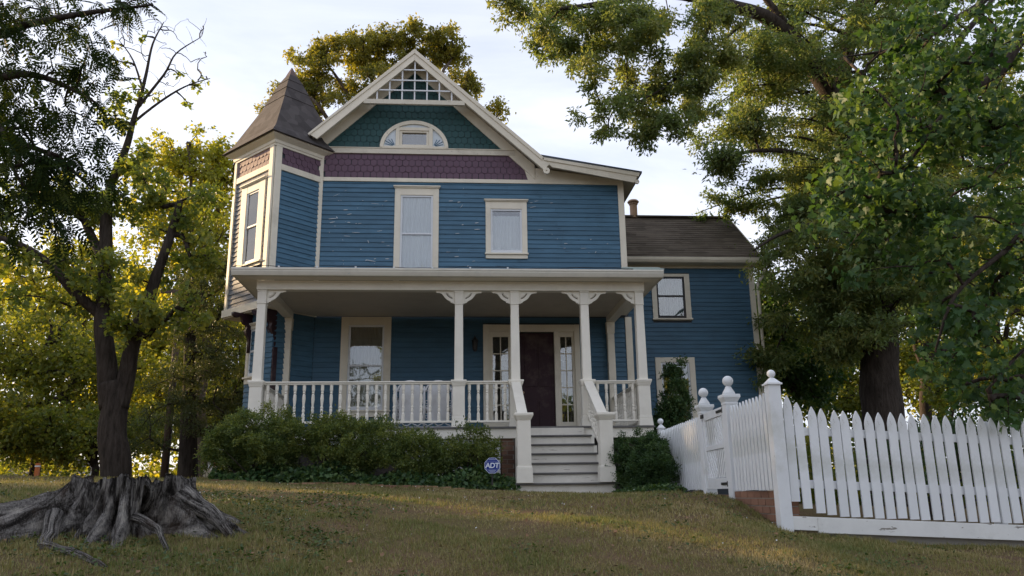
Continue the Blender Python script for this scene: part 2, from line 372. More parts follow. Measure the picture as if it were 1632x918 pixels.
gf = np.stack([ii, ii+1, ii+nx+1, ii+nx], 1)
ground_o = reg(bpy.data.objects.new('ground', np_mesh('ground', gv, gf, M['ground'], smooth=True)), None, Matrix())
tag(ground_o, kind='structure')

# ------------------------------------------------------------------ the house
YW = 17.3
house = empty('victorian_house', (0, YW, gz(0, YW)), 'two-storey blue clapboard house with corner turret, plum and green shingled gable and cream porch', 'house')
MAIN = Frame(0, YW, 1, 0, 0, -1)
NC = (-3.86, 16.45)
TL = Frame(*NC, -1, 1, -1, -1)      # turret face to the left, u from the near corner
TR = Frame(*NC, 1, 1, 1, -1)        # turret face to the right
YR = 19.3
WING = Frame(0, YR, 1, 0, 0, -1)

def wall_core(mb, fr, u0, u1, z0, z1, holes, w0=-0.14, w1=0.0):
    us = sorted({u0, u1, *[h[0] for h in holes], *[h[1] for h in holes]}); zs = sorted({z0, z1, *[h[2] for h in holes], *[h[3] for h in holes]})
    us = [u for u in us if u0 <= u <= u1]; zs = [z for z in zs if z0 <= z <= z1]
    for a, b in zip(us, us[1:]):
        run = None
        for c, d in zip(zs, zs[1:]):
            um, zm = (a+b)/2, (c+d)/2
            if any(h[0] < um < h[1] and h[2] < zm < h[3] for h in holes):
                if run: mb.fbox(fr, a, b, w0, w1, *run); run = None
            else: run = (run[0], d) if run else (c, d)
        if run: mb.fbox(fr, a, b, w0, w1, *run)
    return mb
def clapboards(fr, u0, u1, z0, z1, holes, mat, parent, e=0.108, joined=False, slope=None):
    z = z0; jm = MB()
    while z < z1-0.03:
        ztop = min(z+e, z1)
        cuts = sorted([(h[0], h[1]) for h in holes if min(ztop, h[3])-max(z, h[2]) > 0.04])
        segs = []; a = u0
        for c, d in cuts:
            if c > a: segs.append((a, min(c, u1)))
            a = max(a, d)
        if a < u1: segs.append((a, u1))
        for a, b in segs:
            if b-a < 0.02: continue
            j = random.uniform(-0.003, 0.003); j2 = random.uniform(-0.0025, 0.0025); t0, t1 = 0.026+j, 0.007
            P = fr.P; z_a, z_b = z+j2, z+random.uniform(-0.0025, 0.0025)
            pts = [P(a, 0.002, z_a), P(b, 0.002, z_b), P(b, t0, z_b), P(a, t0, z_a), P(a, 0.002, ztop+0.012), P(b, 0.002, ztop+0.012), P(b, t1, ztop+0.012), P(a, t1, ztop+0.012)]
            if joined: jm.hexa(pts)
            elif b-a > 2.0 and fr is MAIN and z > 4 and random.random() < 0.7:
                f = random.uniform(0.3, 0.7); g = 0.0018/(b-a)
                def lerp(i, j, t): return tuple(pts[i][q]+(pts[j][q]-pts[i][q])*t for q in range(3))
                e1 = [lerp(i, j, f-g) for i, j in ((0, 1), (3, 2), (4, 5), (7, 6))]; e2 = [lerp(i, j, f+g) for i, j in ((0, 1), (3, 2), (4, 5), (7, 6))]
                MB().hexa([pts[0], e1[0], e1[1], pts[3], pts[4], e1[2], e1[3], pts[7]]).build('clapboard', mat, parent)
                MB().hexa([e2[0], pts[1], pts[2], e2[1], e2[2], pts[5], pts[6], e2[3]]).build('clapboard', mat, parent)
            else: MB().hexa(pts).build('clapboard', mat, parent)
        z += e
    if joined:
        o = jm.build('clapboard_course', mat, parent); o['kind'] = 'stuff'
def curtain(fr, u0, u1, z0, z1, w, mat, parent, folds=9, amp=0.012, name='curtain'):
    n = folds*6; vs = []; fs = []
    for i in range(n+1):
        u = u0+(u1-u0)*i/n; ww = w+amp*math.sin(i/6*2*math.pi)+amp*0.4*math.sin(i*0.37)
        vs += [fr.P(u, ww, z0), fr.P(u, ww*0.98+w*0.02, z1)]
    for i in range(n): fs.append((2*i, 2*i+2, 2*i+3, 2*i+1))
    me = bpy.data.meshes.new(name); me.from_pydata(vs, [], fs); me.materials.append(mat); me.polygons.foreach_set('use_smooth', [True]*len(fs))
    return reg(bpy.data.objects.new(name, me), parent, Matrix())
def window(fr, cu0, cu1, cz0, cz1, gu0, gu1, gz0, gz1, mz=None, cap=True, sill=True, cmat='cream', smat='sash', cur='curtain', parent=house, head=None, cur_z=(0, 1), folds=9, dark=True):
    """casing rectangle, glass rectangle (u, z), meeting rail height"""
    w = MB().fbox(fr, cu0, gu0, 0.0, 0.05, cz0, cz1).build('window', M[cmat], parent, bevel=0.004)
    MB().fbox(fr, gu1, cu1, 0.0, 0.05, cz0, cz1).build('casing', M[cmat], w, bevel=0.004)
    hz = gz1 if head is None else head
    MB().fbox(fr, gu0, gu1, 0.0, 0.047, hz, cz1).build('casing', M[cmat], w, bevel=0.004)
    if cap:
        MB().fbox(fr, cu0-0.035, cu1+0.035, 0.0, 0.095, cz1+0.001, cz1+0.03).fbox(fr, cu0-0.02, cu1+0.02, 0.0, 0.075, cz1-0.022, cz1).build('cornice', M[cmat], w, bevel=0.003)
    if sill:
        MB().fbox(fr, cu0-0.02, cu1+0.02, 0.0, 0.09, gz0-0.07, gz0-0.035).fbox(fr, cu0, cu1, 0.0, 0.053, cz0, gz0-0.072).build('sill', M[cmat], w, bevel=0.003)
    s = 0.042
    fm = MB()
    fm.fbox(fr, gu0, gu0+s, -0.03, 0.030, gz0-0.034, hz).fbox(fr, gu1-s, gu1, -0.03, 0.030, gz0-0.034, hz)
    fm.fbox(fr, gu0+s, gu1-s, -0.03, 0.028, hz-s, hz).fbox(fr, gu0+s, gu1-s, -0.03, 0.028, gz0-0.034, gz0+s)
    if mz: fm.fbox(fr, gu0+s, gu1-s, -0.03, 0.029, mz-0.02, mz+0.02)
    fm.build('sash', M[smat], w, bevel=0.003)
    pz = [(gz0+s, hz-s)] if not mz else [(gz0+s, mz-0.02), (mz+0.02, hz-s)]
    for k, (a, b) in enumerate(pz):
        dw = 0.0+0.010*k
        MB().fbox(fr, gu0+s, gu1-s, dw-0.004, dw, a, b).build('pane', M['glass'], w)
    if cur: curtain(fr, gu0-0.02, gu1+0.02, gz0+(hz-gz0)*cur_z[0], gz0+(hz-gz0)*cur_z[1], -0.045, M[cur], w, folds)
    return w

# window and door openings on the main wall (u0, u1, z0, z1)
BW = (-1.333, -0.339, 4.66, 6.80)     # tall upstairs window
SW = (0.720, 1.662, 5.124, 6.50)      # small upstairs window
LW = (-2.413, -1.342, 1.62, 3.76)     # porch window
DR = (0.651, 2.774, 1.17, 3.62)       # entrance
AT = (-1.257, -0.564, 7.83, 8.19)     # attic window
holesM = [(-1.200, -0.469, 4.75, 6.60), (0.834, 1.547, 5.27, 6.30), (-2.253, -1.490, 1.77, 3.60), (0.80, 2.66, 1.17, 3.45), AT]
core = MB()
wall_core(core, MAIN, -3.0, 3.9, 0.2, 7.05, holesM)
def gab(x): return 9.90-0.91*abs(x+0.925)
# gable part of the sheathing, around the attic window
core.fprism(MAIN, [(-2.99, 7.051), (AT[0], 7.051), (AT[0], gab(AT[0])), (-2.99, gab(-2.99))], -0.14, 0.0)
core.fprism(MAIN, [(AT[1], 7.051), (2.05, 7.051), (2.05, gab(2.05)), (AT[1], gab(AT[1]))], -0.14, 0.0)
core.fprism(MAIN, [(AT[0]+0.001, AT[3]), (AT[1]-0.001, AT[3]), (AT[1]-0.001, gab(AT[1])), (-0.925, gab(-0.925)), (AT[0]+0.001, gab(AT[0]))], -0.14, 0.0)
core.fbox(MAIN, AT[0]+0.001, AT[1]-0.001, -0.14, 0.0, 7.051, AT[2])
# the remaining sides of the body, closing the rooms
core.box(3.76, YW+0.141, 0.2, 3.9, 24.6, 7.2).box(-3.0, YW+0.141, 0.2, -2.86, 24.6, 7.6).box(-3.0, 24.601, 0.2, 3.9, 24.75, 8.6)
core.box(-2.85, YW+0.15, 4.0, 3.75, 24.59, 4.15).box(-2.85, YW+0.15, 7.30, 1.9, 24.59, 7.38)
wall_main = core.build('wall', M['core'], house)

big_holes = [(BW[0], BW[1], 4.0, BW[3]), SW]
clapboards(MAIN, -2.955, 3.79, 4.62, 6.925, big_holes, M['blue'], wall_main)
clapboards(MAIN, -2.99, 3.81, 1.17, 3.79, [LW, DR], M['blue_wing_porch_shade'], wall_main)  # the darker wing blue puts the porch shade into this wall's colour
window(MAIN, BW[0], BW[1], 4.60, BW[3], -1.200, -0.469, 4.78, 6.611, 5.696, cur='curtain', sill=False, folds=10)
window(MAIN, SW[0], SW[1], SW[2], SW[3], 0.834, 1.547, 5.286, 6.304, None, cur='curtain', cur_z=(0, 0.86), folds=9)
window(MAIN, LW[0], LW[1], LW[2], LW[3]+0.02, -2.253, -1.490, 1.80, 3.60, 2.715, cap=False, cur='curtain_warm', folds=12)
T = lambda name, fr, u0, u1, w0, w1, z0, z1, mat='cream', bev=0.004, parent=house: MB().fbox(fr, u0, u1, w0, w1, z0, z1).build(name, M[mat], parent, bevel=bev)
# bands and corner boards
T('frieze_board', MAIN, -2.95, 2.05, 0.0, 0.045, 6.93, 7.022)
T('frieze_board', MAIN, -2.95, 1.42, 0.0, 0.06, 7.612, 7.735, 'cream_worn')
T('frieze_moulding', MAIN, -2.95, 1.40, 0.0, 0.075, 7.737, 7.757)
T('corner_board', MAIN, 3.788, 3.925, 0.0, 0.045, 4.6, 6.98)
T('corner_board', MAIN, 3.808, 3.955, 0.0, 0.045, 1.17, 3.79)
T('corner_board', MAIN, -3.06, -2.953, 0.0, 0.05, 4.55, 7.60)
MB().fprism(MAIN, [(1.70, 7.023), (2.05, 6.931), (3.79, 6.931), (3.92, 6.99), (3.92, 7.05), (1.99, 7.30), (1.60, 7.35)], 0.0, 0.040).build('frieze_panel', M['cream'], house)
# inner rake boards against the wall
def rake(x0, x1, lo, hi, w0, w1, name, parent=house, mat='cream', y_frame=MAIN):
    a = -0.925
    MB().fprism(y_frame, [(x0, lo(x0)), (x1, lo(x1)), (x1, hi(x1)), (x0, hi(x0))], w0, w1).build(name, M[mat], parent, bevel=0.004)
lo_i = lambda x: 9.70-0.955*abs(x+0.925)
hi_i = lambda x: 9.93-0.912*abs(x+0.925)
rake(-0.924, 1.86, lo_i, hi_i, 0.0, 0.055, 'rake_board'); rake(-3.05, -0.926, lo_i, hi_i, 0.0, 0.055, 'rake_board')

# scalloped shingles, one object each
def shingle_mesh(name, mat, w=0.14, h=0.185, t=0.014):
    pts = [(-w/2+0.003, h), (-w/2+0.003, 0.045)]
    for k in range(1, 6):
        a = math.pi+math.pi*k/6; pts.append(((w/2-0.003)*math.cos(a), 0.045+0.045*math.sin(a)))
    pts += [(w/2-0.003, 0.045), (w/2-0.003, h)]
    n = len(pts); vs = [(u, -t*(1.4 if z < 0.1 else 0.4), z) for u, z in pts]+[(u, 0.0 if z > 0.1 else -0.006, z) for u, z in pts]
    me = bpy.data.meshes.new(name); me.from_pydata(vs, [], [tuple(range(n))]+[(i, i+n, (i+1) % n+n, (i+1) % n) for i in range(n)])
    me.materials.append(mat); me.update(); return me
def shingles(fr, rotz, u0, u1, z0, z1, ok, me, name, parent, sw=0.145, sh=0.15, holes=()):
    row = 0; z = z0
    while z < z1:
        u = u0-(sw/2 if row % 2 else 0)
        while u < u1+sw:
            c = u+sw/2
            if ok(c, z+sh*0.5) and u0-0.03 < c < u1+0.03:
                p = fr.P(c+random.uniform(-.003, .003), 0.006+random.uniform(0, .004), z+random.uniform(-.004, .004))
                o = inst(name, me, parent, p, (random.uniform(-.012, .012), random.uniform(-.02, .02), rotz))
            u += sw
        z += sh; row += 1
wall_gable = T('wall_panel', MAIN, -2.94, 1.80, 0.0005, 0.004, 7.03, 7.61, 'core', 0)
sm_p = shingle_mesh('plum_shingle', M['purple']); sm_g = shingle_mesh('green_shingle', M['teal']); sm_ps = shingle_mesh('sunlit_plum_shingle', M['purple_sunlit'])
shingles(MAIN, 0, -2.92, 1.9, 7.015, 7.60, lambda u, z: z < lo_i(u)+0.06 and u < 1.80, sm_p, 'plum_shingle', wall_gable)
def in_attic(u, z): return ((u+0.92)/0.72)**2+((z-7.72)/0.64)**2 < 1
wall_teal = MB().fprism(MAIN, [(-2.9, 7.76), (AT[0]-0.01, 7.76), (AT[0]-0.01, 9.0)], 0.0005, 0.003).build('wall_panel', M['core'], house)
shingles(MAIN, 0, -2.95, 1.3, 7.745, 9.65, lambda u, z: z < lo_i(u)+0.05 and not in_attic(u, z), sm_g, 'green_shingle', wall_teal, sh=0.154)

# half-round attic window
def arc(cx, cz, rx, rz, a0, a1, n): return [(cx+rx*math.cos(a0+(a1-a0)*i/n), cz+rz*math.sin(a0+(a1-a0)*i/n)) for i in range(n+1)]
ac = (-0.92, 7.765)
att = reg(bpy.data.objects.new('attic_window', curve_mesh('attic_window', [[(p[0]+0.92, p[1]) for p in arc(*ac, 0.785, 0.675, 0, math.pi, 28)]+[(p[0]+0.92, p[1]) for p in arc(*ac, 0.70, 0.59, math.pi, 0, 28)]], 0.05, M['cream'])), house, upright(-0.92, YW-0.055, 0))
pan = curve_mesh('fan_panel', [arc(0, 7.765, 0.705, 0.595, 0, math.pi, 28), [(-0.42, 7.775), (-0.42, 8.205), (0.42, 8.205), (0.42, 7.775)]], 0.02, paint('pale_blue_white_panel_paint', (0.62, 0.68, 0.72), 0.6, 0.08, (0.4, 0.42, 0.44), 0.4))
reg(bpy.data.objects.new('fan_panel', pan), att, upright(-0.92, YW-0.03, 0))
for sgn in (-1, 1):
    for k, a in enumerate((0.28, 0.55, 0.85, 1.15)):
        p0 = (-0.92+sgn*0.44, 7.80); L0, L1 = 0.05, 0.26-0.03*abs(k-1)
        d = (sgn*math.cos(a), math.sin(a)); q = (-d[1]*0.008, d[0]*0.008)
        P = [(p0[0]+d[0]*L0-q[0], p0[1]+d[1]*L0-q[1]), (p0[0]+d[0]*L1-q[0], p0[1]+d[1]*L1-q[1]), (p0[0]+d[0]*L1+q[0], p0[1]+d[1]*L1+q[1]), (p0[0]+d[0]*L0+q[0], p0[1]+d[1]*L0+q[1])]
        MB().fprism(MAIN, P, 0.03, 0.05).build('fan_ray', M['blue'], att)
for nm, (a, b, c, d) in (('casing', (-1.345, -1.257, 7.80, 8.27)), ('casing', (-0.585, -0.495, 7.80, 8.27)), ('casing', (-1.256, -0.586, 8.19, 8.268)), ('sill', (-1.66, -0.18, 7.757, 7.80))):
    T(nm, MAIN, a, b, 0.0, 0.075, c, d, 'cream', 0.004, att)
fm = MB().fbox(MAIN, -1.256, -1.20, -0.03, 0.05, 7.801, 8.189).fbox(MAIN, -0.64, -0.586, -0.03, 0.05, 7.801, 8.189).fbox(MAIN, -1.199, -0.641, -0.03, 0.05, 8.15, 8.189).fbox(MAIN, -1.199, -0.641, -0.03, 0.05, 7.801, 7.845)
fm.build('sash', M['cream'], att)
MB().fbox(MAIN, -1.199, -0.641, -0.004, 0.0, 7.846, 8.149).build('pane', M['glass'], att)
MB().fbox(MAIN, -1.25, -0.59, -0.3, -0.28, 7.75, 8.25).build('blind', curtain_mat('slate_blue_blind', (0.10, 0.14, 0.24)), att)

# roofs of the main body
YF, YB = 16.86, 24.9
ax, az = -0.925, 10.06
def slab(x0, z0, x1, z1, t, y0, y1, name, mat, parent=house):
    L = math.hypot(x1-x0, z1-z0); nx_, nz_ = -(z1-z0)/L, (x1-x0)/L
    if nz_ < 0: nx_, nz_ = -nx_, -nz_
    return MB().prism([(x0, y0, z0), (x1, y0, z1), (x1-nx_*t, y0, z1-nz_*t), (x0-nx_*t, y0, z0-nz_*t)], (0, y1-y0, 0)).build(name, M[mat], parent)
roof = slab(ax, az, 2.02, 7.42, 0.07, YF, YB, 'roof', 'roof_tower')
slab(ax, az, -3.27, 7.875, 0.07, YF, YB, 'roof_slope', 'roof_tower', roof)
slab(1.96, 7.475, 4.28, 7.10, 0.05, YF-0.02, YB, 'shed_roof', 'metal_roof', roof)
slab(ax-0.02, az-0.075, 2.06, 7.30, 0.03, YF+0.05, YB, 'soffit', 'cream', roof)
slab(ax+0.02, az-0.075, -3.2, 7.86, 0.03, YF+0.05, YB, 'soffit', 'cream', roof)
slab(2.0, 7.385, 4.22, 7.025, 0.03, YF+0.05, YB, 'soffit', 'cream', roof)
FB = Frame(0, YF, 1, 0, 0, -1)
# bargeboards with a stepped edge moulding
for nm, pts, w in (('bargeboard', [(ax, 9.985), (ax, 9.77), (-3.06, 7.755), (-3.23, 7.86)], 0.035), ('barge_moulding', [(ax, 10.05), (ax, 9.94), (-3.235, 7.83), (-3.262, 7.872)], 0.06),
                   ('bargeboard', [(ax+0.001, 9.985), (ax+0.001, 9.77), (2.02, 7.10), (2.17, 7.24), (2.0, 7.37)], 0.035), ('barge_moulding', [(ax+0.001, 10.05), (ax+0.001, 9.94), (1.99, 7.32), (2.02, 7.40)], 0.06),
                   ('bargeboard', [(2.03, 7.335), (2.22, 7.165), (4.08, 6.82), (4.13, 6.90), (4.18, 7.01)], 0.030), ('barge_moulding', [(2.021, 7.395), (2.03, 7.32), (4.19, 6.965), (4.22, 7.05)], 0.055)):
    MB().fprism(FB, pts, -0.012, w).build(nm, M['cream'], roof, bevel=0.004)
for cx_, cz_, rr in ((2.085, 7.075, 0.075), (4.15, 6.84, 0.05)):
    reg(bpy.data.objects.new('barge_roundel', curve_mesh('barge_roundel', [arc(0, 0, rr, rr, 0, 2*math.pi*19/20, 19), arc(0, 0, 0.018, 0.018, 0, 2*math.pi*9/10, 9)], 0.045, M['cream'])), roof, upright(cx_, YF-0.022, cz_))
# collar and lattice in the gable peak
T('collar_board', FB, -2.06, 0.24, -0.03, 0.03, 8.655, 8.768, 'cream_worn', 0.004, roof)
top = lambda x: 9.775-0.945*abs(x+0.915)
for k in range(-3, 4):
    x = -0.912+0.2835*k
    MB().fbox(FB, x-0.016, x+0.016, -0.03, -0.010, 8.769, top(x)+0.03).build('lattice_slat', M['sash'], roof)
for z in (9.012, 9.267, 9.535):
    hw = (9.775-z)/0.945+0.03
    MB().fbox(FB, -0.915-hw, -0.915+hw, -0.009, 0.008, z-0.015, z+0.015).build('lattice_slat', M['sash'], roof)

# flakes of peeling paint on the front
fl = MB()
spots = [(-2.45, 6.55, 9), (-2.2, 6.2, 8), (-1.75, 6.35, 7), (-2.6, 5.85, 10), (-2.0, 5.75, 9), (-1.6, 5.5, 9), (-2.5, 5.2, 6), (-1.65, 4.95, 8), (-2.75, 4.8, 5), (0.05, 6.3, 7), (0.35, 5.8, 9), (-0.1, 5.2, 7), (0.3, 4.95, 5), (1.95, 6.45, 7), (2.3, 5.6, 8), (3.1, 5.3, 7), (3.5, 5.45, 4), (1.9, 5.85, 4), (-1.9, 5.05, 6), (0.5, 6.65, 3)]
for (cu, cz, cn) in spots:
    for q in range(int(cn*0.62)):
        u = cu+random.gauss(0, 0.22); z = 4.62+0.108*round((cz+random.gauss(0, 0.13)-4.62)/0.108)+random.choice([0.004, 0.008, 0.012, 0.03, 0.05])
        if BW[0]-0.08 < u < BW[1]+0.08 or (SW[0]-0.08 < u < SW[1]+0.08 and z > 5.0) or u < -2.9 or z < 4.7: continue
        l, h = abs(random.gauss(0, 0.035))+0.006, random.uniform(0.003, 0.009); r = random.gauss(0, 0.12) if random.random() < 0.75 else random.uniform(-1.3, 1.3); c = random.uniform(0.004, 0.03)
        if abs(r) > 0.5: l *= 0.6
        P = MAIN.P; b = len(fl.v)
        for i, (du, dz, dw) in enumerate(((-1, -1, 0), (0, -1, .4), (1, -0.5, 1), (1, 0.4, 1), (0.1, 1, .5), (-1, 0.3, 0))):
            uu, zz = du*l, dz*h; fl.v.append(P(u+uu*math.cos(r)-zz*math.sin(r), 0.027+dw*c, z+uu*math.sin(r)+zz*math.cos(r)))
        fl.f += [(b, b+1, b+4, b+5), (b+1, b+2, b+3, b+4)]
fo = fl.build('paint_flakes', M['flake'], house); fo['kind'] = 'stuff'

# ------------------------------------------------------------------ corner turret
S = 1.556
tw = MB()
wall_core(tw, TL, 0.10, S, 3.80, 7.56, [(0.48, 0.95, 4.93, 6.52)]); wall_core(tw, TR, 0.0, S, 3.80, 7.56, [])
cxt, cyt = -3.86, 17.55
TB1 = Frame(cxt, cyt+1.10, -1, -1, -1, 1); TB2 = Frame(cxt, cyt+1.10, 1, -1, 1, 1)
wall_core(tw, TB1, 0.0, S-0.14, 3.80, 7.56, []); wall_core(tw, TB2, 0, 1.0, 3.80, 7.56, [])
wall_t = tw.build('turret_wall', M['core'], house)
clapboards(TL, 0.10, S-0.07, 3.97, 6.88, [(0.24, 1.18, 4.7, 6.75)], M['blue_worn_sunlit'], wall_t)
clapboards(TR, 0.10, 1.19, 4.60, 6.88, [], M['blue'], wall_t)
window(TL, 0.24, 1.18, 4.76, 6.72, 0.47, 0.96, 4.90, 6.52, 5.72, cap=True, cur='blind', parent=house, folds=2)
for fr, u1 in ((TL, S), (TR, 1.185)):
    mt = 'cream'
    T('corner_board', fr, 0.002, 0.145, 0.0, 0.050 if fr is TL else 0.047, 3.97, 7.40, mt)
    T('frieze_board', fr, -0.03 if fr is TL else 0.0, u1, 0.0, 0.044, 7.405, 7.62, mt)
    T('frieze_board', fr, 0.146, u1-0.01, 0.0, 0.044, 6.88, 7.015, mt)
    shingles(fr, math.atan2(fr.u[1], fr.u[0]) if fr is TR else math.atan2(-fr.u[1], -fr.u[0]), 0.15, u1-0.08, 6.985, 7.39, lambda u, z: z < 7.39 and 0.16 < u < (1.47 if fr is TL else 1.16), sm_ps if fr is TL else sm_p, 'plum_shingle', wall_t, sh=0.14)
T('corner_board', TL, S-0.085, S+0.01, 0.0, 0.050, 3.97, 7.40)
T('skirt_board', TL, -0.06, S+0.05, 0.0, 0.075, 3.80, 3.965); T('skirt_board', TR, 0.0, 0.9, 0.0, 0.075, 3.80, 3.965)
MB().prism([(-3.86, 16.40, 3.78), (-5.0, 17.54, 3.78), (-3.86, 18.68, 3.78), (-2.9, 17.7, 3.78), (-2.9, 17.36, 3.78)], (0, 0, 0.03)).build('turret_soffit', M['cream'], house)
# turret roof: bell-cast pyramid built of shingle courses
eave = [(1.42, 7.66), (1.16, 7.90), (0.98, 8.10), (0.83, 8.34), (0.69, 8.62), (0.54, 8.92), (0.39, 9.22), (0.25, 9.48), (0.125, 9.66)]
def ring(rr, z): return [(cxt, cyt-rr, z), (cxt+rr, cyt, z), (cxt, cyt+rr, z), (cxt-rr, cyt, z)]
troof = MB(); b0 = ring(1.42, 7.645); 
MB_ = MB()
vs = ring(1.36, 7.63)+ring(0.10, 9.62)
tro = MB(); tro.v = vs; tro.f = [(0, 1, 2, 3), (4, 5, 6, 7)]+[(i, (i+1) % 4, 4+(i+1) % 4, 4+i) for i in range(4)]
tro = tro.build('turret_roof', M['roof_tower'], house)
for i in range(len(eave)-1):
    (ra, za), (rb, zb) = eave[i], eave[i+1]; t = 0.035
    lo = ring(ra+t*1.25, za-0.03); hi = ring(rb+0.004, zb+0.012); lo2 = ring(ra-0.01, za-0.045); hi2 = ring(rb-0.03, zb-0.03)
    for s in range(4):
        if s in (1, 2): pass
        a, b = s, (s+1) % 4
        cm = MB(); cm.hexa([lo2[a], lo2[b], lo[b], lo[a], hi2[a], hi2[b], hi[b], hi[a]]); cm.build('shingle_course', M['roof_tower'], tro)
fin = MB(); fin.v = ring(0.165, 9.57)+ring(0.16, 9.61)+ring(0.10, 9.74)+ring(0.012, 9.90); 
fin.f = [(0, 3, 2, 1)]+[(4*k+i, 4*k+(i+1) % 4, 4*k+4+(i+1) % 4, 4*k+4+i) for k in range(3) for i in range(4)]+[(12, 13, 14, 15)]
fin.build('finial_cap', paint('copper_brown_cap', (0.10, 0.055, 0.045), 0.5, 0.2), tro)
# box cornice below the eave, a square ring
pf = [(0.0, 7.46), (0.06, 7.46), (0.065, 7.53), (0.19, 7.60), (0.20, 7.655), (0.0, 7.655)]
cm = MB()
for d_, z_ in pf: cm.v += ring(1.10+d_*1.414, z_)
for i in range(len(pf)):
    j = (i+1) % len(pf)
    for k in range(4): cm.f.append((4*i+k, 4*i+(k+1) % 4, 4*j+(k+1) % 4, 4*j+k))
cm.build('cornice', M['cream'], tro)
# ground-floor bay below the turret, cut back at the corner
bay = [(-3.01, 17.30), (-3.70, 16.61), (-3.86, 16.70), (-4.36, 17.20), (-4.36, 18.3), (-3.0, 18.3)]
wall_b = MB().prism([(x, y, 0.3) for x, y in bay], (0, 0, 3.48)).build('bay_wall', M['core'], house)
for (p, q) in (((-3.70, 16.61), (-3.01, 17.30)), ((-3.86, 16.70), (-3.70, 16.61)), ((-4.36, 17.20), (-3.86, 16.70))):
    dx, dy = q[0]-p[0], q[1]-p[1]; fr = Frame(*p, dx, dy, dy, -dx)
    clapboards(fr, 0.0, math.hypot(dx, dy), 1.17, 3.78, [], M['blue'], wall_b, joined=True)
    if p[0] == -4.36:
        window(fr, 0.04, 0.66, 2.3, 3.55, 0.13, 0.57, 2.48, 3.45, 2.98, cur='curtain_warm', parent=house)
T('bay_corner_board', Frame(-3.70, 16.61, 1, 1, 1, -1), -0.01, 0.09, 0.0, 0.045, 1.17, 3.0, 'plum_dark')
# plum scroll brackets that carry the turret corner
scroll = [(0, 0), (0.46, 0), (0.46, -0.05), (0.40, -0.10), (0.33, -0.10), (0.30, -0.06), (0.25, -0.08), (0.235, -0.16), (0.20, -0.22), (0.14, -0.24), (0.12, -0.30), (0.15, -0.36), (0.12, -0.45), (0.07, -0.50), (0.05, -0.60), (0.05, -0.82), (0, -0.82)]
sb = curve_mesh('scroll_bracket', [scroll], 0.08, M['plum_dark'])
def bracket_at(x, y, z, dx, dy):
    X = Vector((dx, dy, 0)).normalized(); Z = Vector((0, 0, 1)); m = Matrix((X, Z, X.cross(Z))).transposed().to_4x4(); m.translation = (x, y, z)
    inst('scroll_bracket', sb, house, mw=m)
bracket_at(-3.68, 16.66, 3.775, -0.35, -0.45); bracket_at(-4.28, 17.10, 3.775, -0.7, -0.7); bracket_at(-3.72, 16.70, 3.775, -1, -0.15)

# ------------------------------------------------------------------ rear wing
HW1 = (4.965, 5.944, 4.148, 5.35); HW2 = (4.949, 5.936, 1.35, 3.214)
wg = MB(); wall_core(wg, WING, 3.91, 7.60, -1.2, 5.52, [(5.10, 5.80, 4.23, 5.28), (5.09, 5.80, 1.55, 3.09)])
wg.box(7.46, YR+0.141, -1.2, 7.60, 22.6, 5.52).box(3.91, 22.601, -1.2, 7.60, 22.74, 5.52)
wg.prism([(7.46, YR+0.05, 5.521), (7.46, 22.65, 5.521), (7.46, 21.0, 7.35)], (0.13, 0, 0))
wall_w = wg.build('wing_wall', M['core'], house)
clapboards(WING, 3.93, 7.50, 0.41, 5.50, [HW1, HW2], M['blue_wing_porch_shade'], wall_w)
T('corner_board', WING, 7.49, 7.625, 0.0, 0.045, -1.0, 5.50)
window(WING, *HW1, 5.09, 5.81, 4.23, 5.275, 4.777, cap=False, sill=True, smat='iron', cur='curtain_teal', folds=14)
window(WING, *HW2, 5.09, 5.80, 1.55, 3.09, 2.30, cap=False, cur=None)
T('wing_frieze', WING, 3.93, 7.62, 0.0, 0.05, 5.50, 5.56, 'cream')
T('soffit', WING, 3.93, 7.75, 0.0, 0.33, 5.561, 5.58, 'cream')
MB().fprism(Frame(0, YR, 0, -1, 1, 0), [(0.33, 5.545), (0.405, 5.555), (0.45, 5.61), (0.46, 5.675), (0.33, 5.675)], 3.95, 7.72).build('gutter', M['cream'], house, bevel=0.003)
wroof = MB().prism([(3.92, 18.86, 5.66), (3.92, 21.0, 7.46), (3.92, 23.2, 5.60), (3.92, 23.2, 5.52), (3.92, 21.0, 7.37), (3.92, 18.90, 5.60)], (3.80, 0, 0)).build('wing_roof', M['roof_wing'], house)
nC = 19
for i in range(nC):
    t0, t1 = i/nC, (i+1)/nC; y0, z0_ = 18.86+2.14*t0, 5.66+1.80*t0; y1, z1_ = 18.86+2.14*t1, 5.66+1.80*t1
    x0, x1 = 3.925, 7.735+random.uniform(-.006, .006); nn = (0, -0.644, 0.765); a, b = 0.013, 0.005
    MB().hexa([(x0, y0, z0_), (x1, y0, z0_), (x1, y0+nn[1]*a, z0_+nn[2]*a), (x0, y0+nn[1]*a, z0_+nn[2]*a), (x0, y1, z1_), (x1, y1, z1_), (x1, y1+nn[1]*b, z1_+nn[2]*b), (x0, y1+nn[1]*b, z1_+nn[2]*b)]).build('shingle_course', M['roof_wing'], wroof)
MB().box(3.93, 20.90, 7.455, 7.735, 21.12, 7.50).build('ridge_cap', M['roof_wing'], wroof)
MB().prism([(7.745, 18.86, 5.55), (7.745, 21.0, 7.37), (7.745, 23.2, 5.50), (7.745, 23.2, 5.60), (7.745, 21.0, 7.475), (7.745, 18.86, 5.665)], (0.025, 0, 0)).build('rake_board', M['cream'], wroof)
vent = MB().lathe([(0.105, 0), (0.105, 0.40), (0.11, 0.40), (0.11, 0.44)], 16, (5.03, 21.0, 7.44)).build('flue_pipe', M['galv'], house, smooth=False)
